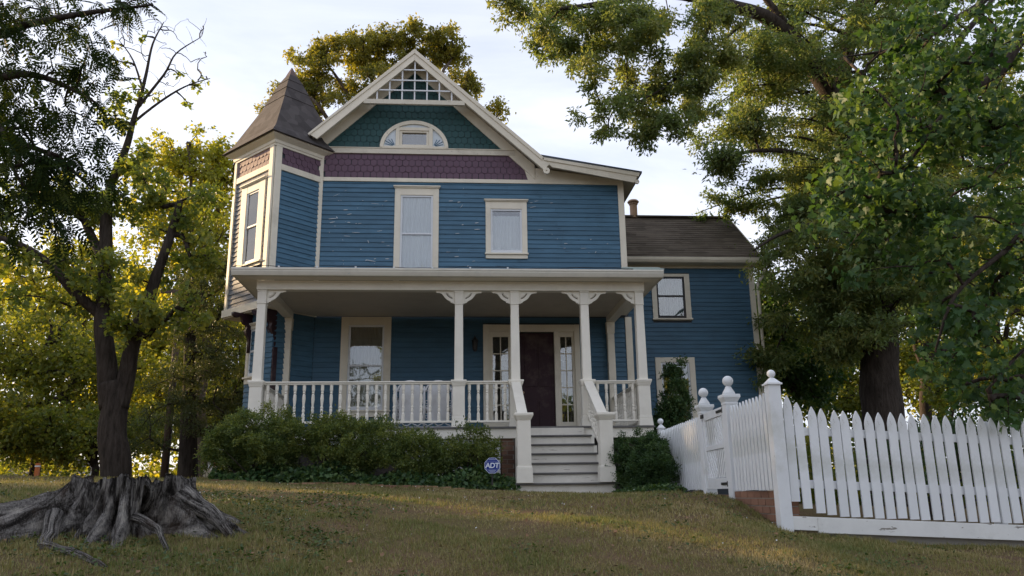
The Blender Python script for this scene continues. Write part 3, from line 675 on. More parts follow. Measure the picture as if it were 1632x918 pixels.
MB().lathe([(0.15, 0.0), (0.165, 0.03), (0.13, 0.075), (0.05, 0.09)], 16, (5.03, 21.0, 7.89)).build('flue_cap', M['galv'], vent)
MB().lathe([(0.125, 0.0), (0.125, 0.03)], 16, (5.03, 21.0, 7.84)).build('flue_collar', M['galv'], vent)
# downpipe at the wing corner
MB().tube([(7.70, 19.0, 5.58), (7.80, 19.0, 5.50), (7.83, 19.02, 5.40), (7.78, 19.10, 5.25), (7.70, 19.22, 5.10), (7.69, 19.23, 4.9), (7.70, 19.23, 0.5)], 0.042, 8).build('downpipe', M['cream'], house, smooth=True)
# ------------------------------------------------------------------ porch
YP = 14.5; ZD = 1.165; ZR = 1.99; ZB = 3.66
PX = [-3.46, 0.102, 1.130, 2.434, 3.470]
deck = MB().box(-3.62, 14.36, ZD-0.03, 3.62, 17.29, ZD).build('porch_floor', M['tread'], house)
MB().box(-3.60, 14.395, 0.96, 3.60, 14.43, ZD-0.031).build('porch_fascia', M['cream_porch'], house, bevel=0.004)
MB().box(-3.60, 14.431, 0.96, -3.56, 17.0, ZD-0.031).build('porch_fascia', M['cream_porch'], house); MB().box(3.56, 14.431, 0.96, 3.60, 17.28, ZD-0.031).build('porch_fascia', M['cream_porch'], house)
# beams, ceiling, roof
beam = MB().box(-3.56, 14.40, ZB, 3.57, 14.58, 3.83).build('porch_beam', M['cream_porch'], house, bevel=0.006)
MB().box(-3.56, 14.385, 3.80, 3.57, 14.399, 3.829).build('beam_moulding', M['cream_porch'], beam)
MB().box(-3.555, 14.581, ZB, -3.375, 16.9, 3.83).build('porch_beam', M['cream_porch'], house); MB().box(3.385, 14.581, ZB, 3.565, 17.25, 3.83).build('porch_beam', M['cream_porch'], house)
MB().box(-3.374, 14.581, 3.795, 3.384, 17.27, 3.81).build('porch_ceiling', M['ceiling'], house)
pr = MB(); zE = 3.93
pr.hexa([(-3.92, 14.07, zE-0.04), (3.84, 14.07, zE-0.04), (3.84, 17.29, 4.50), (-3.92, 16.3, 4.42), (-3.92, 14.07, zE), (3.84, 14.07, zE), (3.84, 17.29, 4.58), (-3.92, 16.3, 4.46)])
proof = pr.build('porch_roof', M['metal_roof'], house)
MB().box(-3.90, 14.386, 3.832, -3.561, 16.3, 3.85).build('soffit', M['cream_porch'], proof); MB().box(3.566, 14.386, 3.832, 3.85, 17.28, 3.85).build('soffit', M['cream_porch'], proof)
MB().box(-3.92, 14.06, 3.834, 3.86, 14.384, 3.85).build('soffit', M['cream_porch'], proof)
GP = [(0.0, 3.832), (0.085, 3.832), (0.10, 3.86), (0.118, 3.90), (0.122, 3.925), (0.132, 3.935), (0.132, 3.968), (0.0, 3.968)]
MB().fprism(Frame(0, 14.14, 0, -1, 1, 0), GP, -3.93, 3.86).build('gutter', M['gutter'], house, bevel=0.003)
MB().fprism(Frame(3.80, 0, 1, 0, 0, 1), [(a*0.55, z-0.004) for a, z in GP], 14.145, 17.2).build('gutter', M['gutter'], house)
MB().fprism(Frame(-3.86, 0, -1, 0, 0, 1), [(a*0.55, z-0.004) for a, z in GP], 14.145, 16.2).build('gutter', M['gutter'], house)
MB().box(3.30, 14.02, 3.972, 3.87, 14.30, 4.0).box(3.1, 14.06, 4.002, 3.80, 14.40, 4.03).build('roof_edge', paint('green_roof_edge_paint', (0.33, 0.40, 0.37), 0.5, 0.15), proof)
# wire with clips along the gutter
wp = [(x, 14.02, 3.985+0.012*math.sin(x*3.1)+0.006*math.sin(x*9)) for x in np.linspace(-3.85, 3.2, 60)]
wire = MB().tube(wp, 0.006, 5).build('gutter_wire', M['iron'], proof)
for x in (-3.1, -2.43, -1.75, -1.07, -0.38, 0.3, 0.98): MB().box(x-0.016, 14.0, 3.965, x+0.016, 14.03, 3.995).build('wire_clip', M['sash'], wire)

def post(cx, cy, low=ZD, parent=house, name='porch_post'):
    m = MB()
    m.taper(cx, cy, ZR+0.01, 3.40, 0.082, 0.074)
    p = m.build(name, M['cream_porch'], parent, bevel=0.006)
    MB().taper(cx, cy, low, low+0.14, 0.132, 0.118).taper(cx, cy, low+0.14, low+0.20, 0.118, 0.112).taper(cx, cy, low+0.20, ZR-0.10, 0.110, 0.108).build('pedestal', M['cream_porch'], p, bevel=0.005)
    MB().taper(cx, cy, ZR-0.10, ZR-0.05, 0.112, 0.128).taper(cx, cy, ZR-0.05, ZR-0.02, 0.130, 0.138).taper(cx, cy, ZR-0.02, ZR+0.012, 0.142, 0.140).build('pedestal_cap', M['cream_porch'], p, bevel=0.004)
    MB().taper(cx, cy, 3.40, 3.425, 0.084, 0.084).taper(cx, cy, 3.425, 3.63, 0.080, 0.080).taper(cx, cy, 3.63, 3.657, 0.086, 0.09).build('capital', M['cream_porch'], p, bevel=0.004)
    return p
posts = [post(x, YP) for x in PX]
for x, y, sx in ((-3.455, 16.86, 1), (3.455, 17.235, 1)):
    p = MB().taper(x, y, ZD, ZR, 0.085, 0.082).taper(x, y, ZR, 3.40, 0.078, 0.074).build('pilaster', M['cream'], house, bevel=0.005)
    MB().taper(x, y, 3.40, 3.658, 0.085, 0.092).build('capital', M['cream'], p, bevel=0.004)
# gingerbread brackets
def ginger():
    o = [(0.0, 0.0), (0.335, 0.0), (0.345, -0.02), (0.30, -0.038), (0.285, -0.03), (0.270, -0.045), (0.255, -0.038), (0.232, -0.052)]
    o += [(0.225*math.cos(a), -0.205*math.sin(a)-0.0) for a in [math.pi/2*k/10 for k in range(3, 9)]]
    o += [(0.075, -0.205), (0.062, -0.225), (0.045, -0.212), (0.03, -0.238), (0.0, -0.225)]
    def slot(r0, r1, a0, a1, n=8): return [(r0*math.cos(a0+(a1-a0)*k/n), -r0*0.92*math.sin(a0+(a1-a0)*k/n)) for k in range(n+1)]+[(r1*math.cos(a1+(a0-a1)*k/n), -r1*0.92*math.sin(a1+(a0-a1)*k/n)) for k in range(n+1)]
    return curve_mesh('post_bracket', [o, slot(0.165, 0.128, 0.28, 1.32)], 0.04, M['cream_porch'])
gb = ginger()
tooth = MB()
for k in range(6):
    a = 0.36+k*0.176; tooth.box(0.138*math.cos(a)-0.008, -0.012, -0.92*0.138*math.sin(a)-0.008, 0.138*math.cos(a)+0.008, 0.012, -0.92*0.138*math.sin(a)+0.008)
for i, x in enumerate(PX):
    for s in (-1, 1):
        if (i == 0 and s < 0) or (i == 4 and s > 0): continue
        mw = upright(x+s*0.081, YP-0.02, ZB-0.002) if s > 0 else Matrix.Translation((x-0.081, YP-0.02, ZB-0.002)) @ Matrix.Rotation(math.pi, 4, 'Z') @ Matrix.Rotation(math.pi/2, 4, 'X')
        inst('post_bracket', gb, posts[i], mw=mw)
tm = tooth.mesh('bracket_teeth', M['cream_porch'])
for i, x in enumerate(PX):
    for s in (-1, 1):
        if (i == 0 and s < 0) or (i == 4 and s > 0): continue
        inst('bracket_teeth', tm, posts[i], (x+s*0.081, YP-0.02, ZB-0.002), (0, 0, 0 if s > 0 else math.pi))
# turned balusters
BH = ZR-0.055-(ZD+0.12)
prof = [(0.030, 0), (0.030, 0.13), (0.018, 0.17), (0.026, 0.20), (0.026, 0.235), (0.019, 0.245), (0.026, 0.26), (0.026, 0.29), (0.018, 0.30), (0.031, 0.44), (0.026, 0.52), (0.017, 0.545), (0.028, 0.56), (0.020, 0.58), (0.030, 0.62), (0.030, BH/0.9)]
prof = [(r, min(z*0.9, BH)) for r, z in prof]
bal = MB().lathe(prof, 8, rot=math.pi/8).mesh('baluster', M['cream_porch'])
def railing(p, q, n):
    p, q = Vector(p), Vector(q); d = (q-p); L = d.length; d.normalize(); fr = Frame(p.x, p.y, d.x, d.y, d.y, -d.x)
    r = MB().fbox(fr, 0, L, -0.055, 0.055, ZR-0.025, ZR).fbox(fr, 0, L, -0.035, 0.035, ZR-0.056, ZR-0.0255).build('railing', M['cream_porch'], house, bevel=0.004)
    MB().fbox(fr, 0, L, -0.03, 0.03, ZD+0.085, ZD+0.121).build('bottom_rail', M['cream_porch'], r, bevel=0.003)
    for k in range(n):
        t = (k+0.5)/n*L; inst('baluster', bal, r, (p.x+d.x*t, p.y+d.y*t, ZD+0.12), (0, 0, 0))
    return r
def bay_rail(i, j, n): return railing((PX[i]+0.112, YP, 0), (PX[j]-0.112, YP, 0), n)
bay_rail(0, 1, 21); bay_rail(1, 2, 5); bay_rail(3, 4, 5)
railing((-3.46, YP+0.112, 0), (-3.46, 16.78, 0), 14); railing((3.47, YP+0.112, 0), (3.47, 17.15, 0), 16)

# entrance: door, sidelights, casing
ent = T('door', MAIN, 1.451, 2.204, -0.06, -0.015, ZD+0.03, 3.43, 'door', 0.003)
T('threshold', MAIN, 0.66, 2.77, -0.05, 0.09, ZD+0.001, ZD+0.03, 'tread', 0, ent)
for a, b, c, d in ((1.55, 1.80, 2.25, 3.28), (1.855, 2.105, 2.25, 3.28), (1.55, 1.80, 1.36, 1.95), (1.855, 2.105, 1.36, 1.95)):
    MB().fbox(MAIN, a, b, -0.014, -0.004, c, d).build('door_panel', M['door'], ent, bevel=0.012)
MB().lathe([(0.0, 0), (0.022, 0.005), (0.028, 0.03), (0.015, 0.05), (0.0, 0.052)], 10).build('door_knob', M['galv'], ent).matrix_basis = Matrix.Translation((1.51, YW-0.01, 2.12)) @ Matrix.Rotation(math.pi/2, 4, 'X')
surround = T('door_surround', MAIN, 0.651, 0.775, 0.0, 0.055, ZD, 3.615, 'cream')
T('casing', MAIN, 2.655, 2.774, 0.0, 0.055, ZD, 3.615, 'cream', 0.004, surround); T('casing', MAIN, 0.776, 2.654, 0.0, 0.052, 3.452, 3.613, 'cream', 0.004, surround)
T('jamb', MAIN, 1.30, 1.448, -0.06, 0.045, ZD+0.031, 3.451, 'cream', 0.004, surround); T('jamb', MAIN, 2.207, 2.30, -0.06, 0.045, ZD+0.031, 3.451, 'cream', 0.004, surround)
for g0, g1, e0, e1 in ((0.86, 1.20, 0.776, 1.299), (2.345, 2.60, 2.301, 2.654)):
    z0, z1 = 1.49, 3.345
    sl = MB().fbox(MAIN, e0, g0, -0.05, 0.02, ZD+0.031, 3.451).fbox(MAIN, g1, e1, -0.05, 0.02, ZD+0.031, 3.451).fbox(MAIN, g0, g1, -0.05, 0.018, ZD+0.031, z0).fbox(MAIN, g0, g1, -0.05, 0.018, z1, 3.451).build('sidelight', M['cream'], surround)
    m = MB(); gm = (g0+g1)/2; m.fbox(MAIN, gm-0.011, gm+0.011, -0.035, -0.005, z0, z1)
    for k in range(1, 5): zz = z0+(z1-z0)*k/5; m.fbox(MAIN, g0, g1, -0.034, -0.007, zz-0.011, zz+0.011)
    m.build('muntin', M['cream'], surround)
    for k in range(5):
        for (a, b) in ((g0, gm-0.011), (gm+0.011, g1)):
            za, zb = z0+(z1-z0)*k/5+0.012, z0+(z1-z0)*(k+1)/5-0.012
            MB().fbox(MAIN, a, b, -0.024, -0.020, za, zb).build('pane', M['glass'], surround)
# wall lantern beside the door
lan = MB().fbox(MAIN, 0.44, 0.50, 0.026, 0.05, 3.08, 3.28).build('porch_lantern', M['iron'], None)
tag(lan, 'small black lantern on the dark porch wall left of the front door', 'lantern')
MB().lathe([(0.02, 0), (0.05, 0.04), (0.065, 0.22), (0.075, 0.24), (0.03, 0.30), (0.01, 0.33)], 6, (0.47, YW-0.14, 3.0)).build('lantern_body', M['iron'], lan)
MB().tube([(0.47, YW-0.04, 3.2), (0.47, YW-0.1, 3.36), (0.47, YW-0.14, 3.32)], 0.01, 6).build('lantern_arm', M['iron'], lan)

# front steps with newels
nT = 6; st_y0, st_y1 = 12.90, 14.36; rz = (ZD-0.005)/7
X0, X1 = 1.245, 2.318
steps = MB().box(X0-0.25, 12.93, -0.14, X1+0.25, 14.36, 0.10).build('front_steps', M['cream_porch'], house)
run = (st_y1-st_y0)/nT
for k in range(nT):
    y = st_y0+k*run; zt = (k+1)*rz
    MB().box(X0-0.09, y+0.03, zt-rz*(1 if k else 0.3)+0.0, X1+0.09, y+0.055, zt-0.032).build('riser', M['riser'], steps)
    if k == 0: MB().box(X0-0.27, y-0.06, zt-0.03, X1+0.30, y+run+0.03, zt).build('tread', M['tread'], steps, bevel=0.006)
    else: MB().box(X0-0.11, y-0.005, zt-0.03, X1+0.11, y+run+0.03, zt).build('tread', M['tread'], steps, bevel=0.006)
MB().box(X0-0.01, 14.335, ZD-rz, X1+0.01, 14.357, ZD-0.032).build('riser', M['riser'], steps)
MB().box(X0-0.24, 12.90, -0.2, X1+0.24, 12.925, rz-0.031).build('riser', M['riser'], steps)
for sx, nxp in ((-1, 1.125), (1, 2.440)):
    zb = rz
    nw = MB().taper(nxp, 12.93, zb, zb+0.24, 0.130, 0.122).taper(nxp, 12.93, zb+0.24, zb+0.27, 0.120, 0.110).taper(nxp, 12.93, zb+0.27, 1.14, 0.108, 0.106).build('newel_post', M['cream_porch'], steps, bevel=0.005)
    MB().taper(nxp, 12.93, 1.14, 1.19, 0.110, 0.135).taper(nxp, 12.93, 1.19, 1.215, 0.137, 0.148).taper(nxp, 12.93, 1.215, 1.255, 0.150, 0.146).build('newel_cap', M['cream_porch'], steps, bevel=0.004)
    ya, za, yb, zb2 = 13.03, 1.20, 14.40, 1.955
    def sl_box(h0, h1, hw): return MB().hexa([(nxp-hw, ya, za+h0), (nxp+hw, ya, za+h0), (nxp+hw, yb, zb2+h0), (nxp-hw, yb, zb2+h0), (nxp-hw, ya, za+h1), (nxp+hw, ya, za+h1), (nxp+hw, yb, zb2+h1), (nxp-hw, yb, zb2+h1)])
    sl_box(-0.03, 0.03, 0.085).build('stair_rail', M['cream_porch'], steps, bevel=0.005)
    sl_box(-0.62, -0.56, 0.035).build('stair_bottom_rail', M['cream_porch'], steps)
    for k in range(9):
        t = (k+0.5)/9; inst('baluster', bal, steps, (nxp, ya+(yb-ya)*t, za+(zb2-za)*t-0.60), sc=(1, 1, 0.575/BH))
    sg = MB()
    for k in range(nT): y = st_y0+k*run; sg.box(nxp-0.03, y+0.02, -0.15, nxp+0.03, y+run+0.019, (k+1)*rz-0.033)
    sg.build('stringer', M['cream_porch'], steps)
# things under the floor: brick piers, lattice
def bricks(x0, x1, y0, y1, z0, z1, parent, name='brick', course=0.078, bl=0.21, bm_='brick'):
    core_ = MB().box(x0+0.008, y0+0.008, z0, x1-0.008, y1-0.008, z1).build('mortar', M['mortar'], parent)
    me = MB().box(-0.5, -0.5, 0, 0.5, 0.5, 1).mesh('brick', M[bm_])
    z = z0; r = 0
    while z < z1-0.02:
        h = min(course-0.011, z1-z)
        for face in range(2):
            L = (x1-x0) if face == 0 else (y1-y0)
            t = -(bl/2 if r % 2 else 0)
            while t < L-0.01:
                a, b = max(t, 0 if face == 0 else 0.101), min(t+bl-0.011, L)
                if b-a > 0.03:
                    if face == 0: inst(name, me, parent, ((x0+(a+b)/2), y0+0.045, z), sc=(b-a, 0.09, h))
                    else: inst(name, me, parent, (x0+0.045, y0+(a+b)/2, z), sc=(0.09, b-a, h))
                t += bl
        z += course; r += 1
pier = empty('brick_pier', (1.0, 14.45, 0)); pier.parent = house; pier.matrix_parent_inverse = W[house].inverted()
bricks(0.86, 1.09, 14.43, 14.66, -0.02, 0.955, pier, bm_='brick_shaded')
lat = MB().box(-3.45, 14.47, 0.88, 0.84, 14.50, 0.955).box(-3.45, 14.47, 0.02, 0.84, 14.50, 0.09).box(0.78, 14.47, 0.0905, 0.84, 14.50, 0.8795).build('lattice_panel', M['sash'], house)
for k in range(-4, 26):
    for s in (1, -1):
        x = -3.5+k*0.17; a = (x, 0.09) if s > 0 else (x+0.79, 0.09); b = (x+0.79, 0.88) if s > 0 else (x, 0.88)
        def clip(p, q):
            (x0, z0), (x1, z1) = p, q
            lo, hi = -3.45, 0.78
            def cl(px, pz, qx, qz):
                if px < lo: t = (lo-px)/(qx-px); return lo, pz+(qz-pz)*t
                if px > hi: t = (hi-px)/(qx-px); return hi, pz+(qz-pz)*t
                return px, pz
            if max(x0, x1) <= lo or min(x0, x1) >= hi: return None
            return cl(x0, z0, x1, z1), cl(x1, z1, x0, z0)
        c = clip(a, b)
        if not c or x < -1.2: continue
        (x0, z0), (x1, z1) = c; y = 14.478 if s > 0 else 14.488
        MB().prism([(x0-0.014, y, z0), (x0+0.014, y, z0), (x1+0.014, y, z1), (x1-0.014, y, z1)], (0, 0.007, 0)).build('lattice_slat', M['sash'], lat)
MB().box(-3.4, 14.60, -0.05, 3.4, 14.62, 0.95).build('crawlspace_shade_sheet', M['under_porch_shade'], house)  # dark sheet stands in for the deep shade under the porch floor

# ------------------------------------------------------------------ porch seat
set_ = empty('wicker_settee', (-0.52, 15.1, ZD), 'white wicker settee with two arched back panels on the porch behind the railing', 'settee')
YS = 15.0
for k, cx_ in enumerate((-0.79, -0.27)):
    bp_ = curve_mesh('back_panel', [[(-0.20, 0.0), (0.20, 0.0)]+[(0.20*math.cos(a), 0.58+0.17*math.sin(a)) for a in [math.pi*i/10 for i in range(11)]]], 0.03, M['white_wicker'])
    reg(bpy.data.objects.new('back_panel', bp_), set_, upright(cx_, YS, ZD+0.14))
    arcpts = [(cx_+0.235*math.cos(a), YS-0.01, ZD+0.70+0.20*math.sin(a)) for a in [math.pi*i/14 for i in range(15)]]
    MB().tube(arcpts, 0.018, 6).build('arched_rim', M['white_wicker'], set_, smooth=True)
    for i in range(13):
        a = math.pi*(i+0.5)/13; MB().tube([(cx_+0.19*math.cos(a), YS-0.012, ZD+0.71+0.155*math.sin(a)), (cx_+0.228*math.cos(a), YS-0.012, ZD+0.705+0.192*math.sin(a))], 0.006, 4).build('rim_spindle', M['white_wicker'], set_)
for x in (-1.05, -0.53, -0.01):
    MB().tube([(x, YS, ZD), (x, YS, ZD+0.80)], 0.02, 8).build('upright', M['white_wicker'], set_, smooth=True)
    for s in (-1, 1):
        for i in range(4):
            zz = ZD+0.24+0.09*i; pts = [(x+s*0.045+0.026*math.cos(t), YS, zz+0.03*math.sin(t)) for t in [2*math.pi*j/9 for j in range(10)]]
            if -1.06 < x+s*0.05 < 0.0: MB().tube(pts, 0.006, 4).build('curl', M['white_wicker'], set_)
MB().box(-1.05, YS+0.02, ZD+0.36, -0.01, YS+0.58, ZD+0.43).build('seat', M['white_wicker'], set_, bevel=0.02)
for x in (-1.05, -0.01):
    MB().tube([(x, YS+0.02, ZD+0.62), (x, YS+0.5, ZD+0.62), (x, YS+0.56, ZD+0.55), (x, YS+0.56, ZD)], 0.022, 8).build('arm', M['white_wicker'], set_, smooth=True)
sk = [(-1.0+0.06*i, YS-0.01, ZD+0.10+0.03*math.sin(i*1.9)) for i in range(17)]
MB().tube(sk, 0.012, 5).build('apron_scroll', M['white_wicker'], set_); MB().tube([(-1.05, YS-0.01, ZD+0.05), (-0.01, YS-0.01, ZD+0.05)], 0.012, 5).build('stretcher', M['white_wicker'], set_)

# ------------------------------------------------------------------ yard sign
def flat_mat(name, c, r=0.7):
    m, nt, b = new_mat(name); n1 = noise(nt, 25, 3, 0.6); nt.links.new(ramp(nt, n1, [(0.3, tuple(x*0.9 for x in c)), (0.7, c)]), b.inputs['Base Color']); b.inputs['Roughness'].default_value = r; b.inputs['Specular IOR Level'].default_value = 0.15; return m
M['sign_blue'] = flat_mat('sign_blue', (0.006, 0.030, 0.26)); M['sign_white'] = flat_mat('sign_white', (0.72, 0.76, 0.85))
sp = at(784.5, 742, 12.75)
sg = empty('security_sign', (sp.x, 12.75, gz(sp.x, 12.75)), 'blue octagonal yard sign with white ADT lettering beside the front steps', 'sign')
R8 = 0.130
octo = lambda r: [(r*math.cos(math.pi/8+k*math.pi/4), r*math.sin(math.pi/8+k*math.pi/4)) for k in range(8)]
reg(bpy.data.objects.new('sign_plate', curve_mesh('sign_plate', [octo(R8)], 0.006, M['sign_blue'])), sg, upright(sp.x, 12.75, sp.z))
reg(bpy.data.objects.new('sign_border', curve_mesh('sign_border', [octo(R8-0.003), octo(R8-0.010)], 0.003, M['sign_white'])), sg, upright(sp.x, 12.7455, sp.z))
reg(bpy.data.objects.new('inner_border', curve_mesh('inner_border', [[(-.092, -.058), (.092, -.058), (.092, .058), (-.092, .058)], [(-.0895, -.0555), (.0895, -.0555), (.0895, .0555), (-.0895, .0555)]], 0.003, M['sign_white'])), sg, upright(sp.x, 12.7455, sp.z))
reg(bpy.data.objects.new('lettering', text_mesh('lettering', 'ADT', 0.108, M['sign_white'], 0.002, 0.10, 0.003)), sg, upright(sp.x-0.002, 12.7445, sp.z-0.002))
for zz, hw in ((0.088, 0.055), (-0.078, 0.06), (-0.096, 0.045)): MB().box(sp.x-hw, 12.743, sp.z+zz-0.0028, sp.x+hw, 12.7455, sp.z+zz+0.0028).build('small_print_line', M['sign_white'], sg)
MB().box(sp.x-0.012, 12.754, gz(sp.x, 12.75)-0.05, sp.x+0.012, 12.762, sp.z).build('stake', M['iron'], sg)
# ------------------------------------------------------------------ picket fence
def picket_mesh(h, w=0.089, t=0.02):
    pts = [(-w/2, 0), (w/2, 0), (w/2, h-0.135)]
    for k in range(1, 5): f = k/5; pts.append((w/2*(1-f**1.9), h-0.135+0.135*f))
    pts.append((0, h))
    pts += [(-x, z) for x, z in pts[:2:-1] if x > 0][0:0]
    left = [(-x, z) for x, z in pts[2:-1]][::-1]
    me = MB().prism([(x, -t/2, z) for x, z in pts+left], (0, t, 0)).mesh('picket', M['white']); return me
FF = empty('picket_fence', (4.8, 8.0, gz(4.8, 8)), 'white pointed picket fence run facing the viewer at the right edge', 'fence', 'white picket fence around the yard')
pk = picket_mesh(1.046)
for k in range(28):
    x = 3.387+0.1195*k; tip = 0.803-0.052*(x-3.64)+(0.13, 0.055, 0.02, 0.006)[k] if k < 4 else 0.803-0.052*(x-3.64)
    extra = tip-(0.803-0.052*(x-3.64)); j = random.uniform(-0.008, 0.008)
    inst('picket', pk, FF, (x+random.uniform(-.005, .005), 8.0+random.uniform(-.004, .004), tip-1.046-extra*0.0+j), (0, random.uniform(-0.012, 0.012), 0))
def rail_at(z0, h, y0, y1, xa, xb, name, mat='white', sl=-0.052): 
    f = lambda x: z0+sl*(x-3.64)
    MB().hexa([(xa, y0, f(xa)-h), (xb, y0, f(xb)-h), (xb, y1, f(xb)-h), (xa, y1, f(xa)-h), (xa, y0, f(xa)+h), (xb, y0, f(xb)+h), (xb, y1, f(xb)+h), (xa, y1, f(xa)+h)]).build(name, M[mat], FF, bevel=0.003)
rail_at(0.575, 0.04, 8.015, 8.055, 3.30, 6.75, 'rail'); rail_at(0.055, 0.04, 8.015, 8.055, 3.30, 6.75, 'rail')
rail_at(-0.335, 0.075, 7.985, 8.012, 3.58, 6.75, 'base_board', 'white_worn'); rail_at(-0.325, 0.065, 7.975, 8.005, 3.27, 3.575, 'base_board', 'white_worn')
for x in (5.55,): MB().taper(x, 8.11, -0.6, 0.62, 0.045, 0.045).taper(x, 8.11, 0.62, 0.67, 0.045, 0.015).build('fence_post', M['white'], FF, bevel=0.004)
MB().box(3.3, 8.06, -0.75, 6.8, 8.16, -0.42).build('footing', M['mortar'], FF)

def side_pt(y): t = (y-8.0)/5.6; return 3.215+0.29*t
SF = empty('picket_fence', (3.3, 9.5, gz(3.3, 9.5)), 'white picket fence run receding from the corner post towards the porch', 'fence', 'white picket fence around the yard')
ang = math.atan2(5.6, 0.29)     # direction of the run
pk2 = picket_mesh(0.97, 0.084)
def ball_post(parent, x, y, z0, ztop, hw, br, name, fancy):
    base = ztop-2*br-(0.19 if fancy else 0.075)
    p = MB().taper(x, y, z0, base, hw, hw).build(name, M['white'], parent, bevel=0.005)
    if fancy:
        MB().taper(x, y, base-0.03, base+0.0, hw*1.08, hw*1.08).taper(x, y, base+0.001, base+0.05, hw*1.05, hw*1.4).taper(x, y, base+0.05, base+0.09, hw*1.45, hw*1.42).build('post_cap', M['white'], p, bevel=0.004)
        MB().lathe([(hw*1.1, 0), (hw*0.98, 0.03), (hw*0.6, 0.075), (hw*0.45, 0.10)], 16, (x, y, base+0.09)).build('ball_neck', M['white'], p, smooth=True)
    else:
        MB().taper(x, y, base, base+0.018, hw*1.25, hw*1.25).taper(x, y, base+0.018, base+0.075, hw*1.1, hw*0.3).build('post_cap', M['white'], p)
    sph = [(max(br*math.sin(a), 0.001), -br*math.cos(a)) for a in [math.pi*k/10 for k in range(11)]]
    MB().lathe(sph, 18, (x, y, ztop-br)).build('ball_finial', M['white'], p, smooth=True)
    return p
ball_post(SF, 3.255, 8.0, -0.42, 1.205, 0.062, 0.042, 'corner_post', False)
ball_post(SF, side_pt(9.48)+0.02, 9.48, -0.2, 1.355, 0.073, 0.065, 'gate_post', True)
ball_post(SF, side_pt(10.66)+0.02, 10.66, -0.2, 1.36, 0.073, 0.065, 'gate_post', True)
ball_post(SF, side_pt(13.6)+0.02, 13.6, -0.1, 1.22, 0.05, 0.05, 'end_post', False)
rot = ang-math.pi/2
for y in list(np.arange(8.14, 9.38, 0.119))+list(np.arange(10.80, 13.52, 0.119)):
    x = side_pt(y); z = 0.005+(0.02 if y > 10.7 else 0)+random.uniform(-.006, .006)
    inst('picket', pk2, SF, (x-0.01, y, z), (0, 0, ang))
for ya, yb in ((8.07, 9.40), (10.74, 13.54)):
    for z in (0.2, 0.74):
        MB().hexa([(side_pt(ya)+0.006, ya, z), (side_pt(ya)+0.045, ya, z), (side_pt(yb)+0.045, yb, z), (side_pt(yb)+0.006, yb, z), (side_pt(ya)+0.006, ya, z+0.08), (side_pt(ya)+0.045, ya, z+0.08), (side_pt(yb)+0.045, yb, z+0.08), (side_pt(yb)+0.006, yb, z+0.08)]).build('rail', M['white'], SF)
    n = 1
# gate
GT = empty('garden_gate', (side_pt(10.05), 10.05, 0), 'white wooden gate with diagonal slats between two ball-topped posts', 'gate')
GF = Frame(side_pt(9.57)-0.005, 9.57, side_pt(10.57)-side_pt(9.57), 1.0, -1, 0.05)
g0, g1 = 0.0, 1.0
for u0_, u1_, z0, z1 in ((g0, g1, 0.90, 1.0), (g0, g1, 0.03, 0.16), (g0, g0+0.09, 0.1605, 0.8995), (g1-0.09, g1, 0.1605, 0.8995), (g0+0.0905, g1-0.0905, 0.51, 0.57)):
    MB().fbox(GF, u0_, u1_, 0.0, 0.035, z0, z1).build('gate_frame', M['white'], GT, bevel=0.003)
for (za, zb, flip) in ((0.575, 0.895, 1), (0.165, 0.505, -1)):
    for half in (0, 1):
        ua, ub = (g0+0.092, 0.498) if half == 0 else (0.502, g1-0.092)
        sgn = flip*(1 if half == 0 else -1)
        for k in range(-7, 12):
            c = k*0.125; w = 0.082; pts = []
            # slat between the lines z = za + 1.4*(u-ua) + c, clipped to the panel
            sl = 1.25*sgn; zz = za+c-(0 if sgn > 0 else -0.5)
            poly = [(ua, zz), (ub, zz+sl*(ub-ua)), (ub, zz+sl*(ub-ua)+w), (ua, zz+w)]
            def clipz(poly, lim, keep_above):
                out = []
                for i in range(len(poly)):
                    p, q = poly[i], poly[(i+1) % len(poly)]
                    ip = (p[1] >= lim) == keep_above or p[1] == lim; iq = (q[1] >= lim) == keep_above or q[1] == lim
                    if ip: out.append(p)
                    if ip != iq: t = (lim-p[1])/(q[1]-p[1]); out.append((p[0]+(q[0]-p[0])*t, lim))
                return out
            poly = clipz(poly, za, True)
            if len(poly) >= 3: poly = clipz(poly, zb, False)
            if len(poly) >= 3 and max(p[1] for p in poly)-min(p[1] for p in poly) > 0.02: MB().fprism(GF, poly, 0.006, 0.024).build('gate_slat', M['white'], GT)
for z in (0.955, 0.09): MB().fbox(GF, -0.01, 0.30, 0.0355, 0.045, z-0.015, z+0.015).fbox(GF, -0.05, 0.02, 0.03, 0.05, z-0.035, z+0.03).build('hinge', M['iron'], GT)
MB().fbox(GF, 0.93, 1.06, 0.0355, 0.05, 0.94, 0.99).build('latch', M['iron'], GT)
# brick footing under the side run
BWALL = empty('brick_footing_wall', (3.3, 8.7, -0.3), 'low red brick footing under the white fence beside the corner post', 'brick wall')
bricks(3.262, 3.44, 8.064, 9.40, -0.46, 0.0, BWALL)
bricks(3.31, 3.46, 9.56, 10.58, -0.46, -0.04, BWALL)
bricks(3.35, 3.50, 10.74, 13.5, -0.36, 0.0, BWALL, bl=0.42)

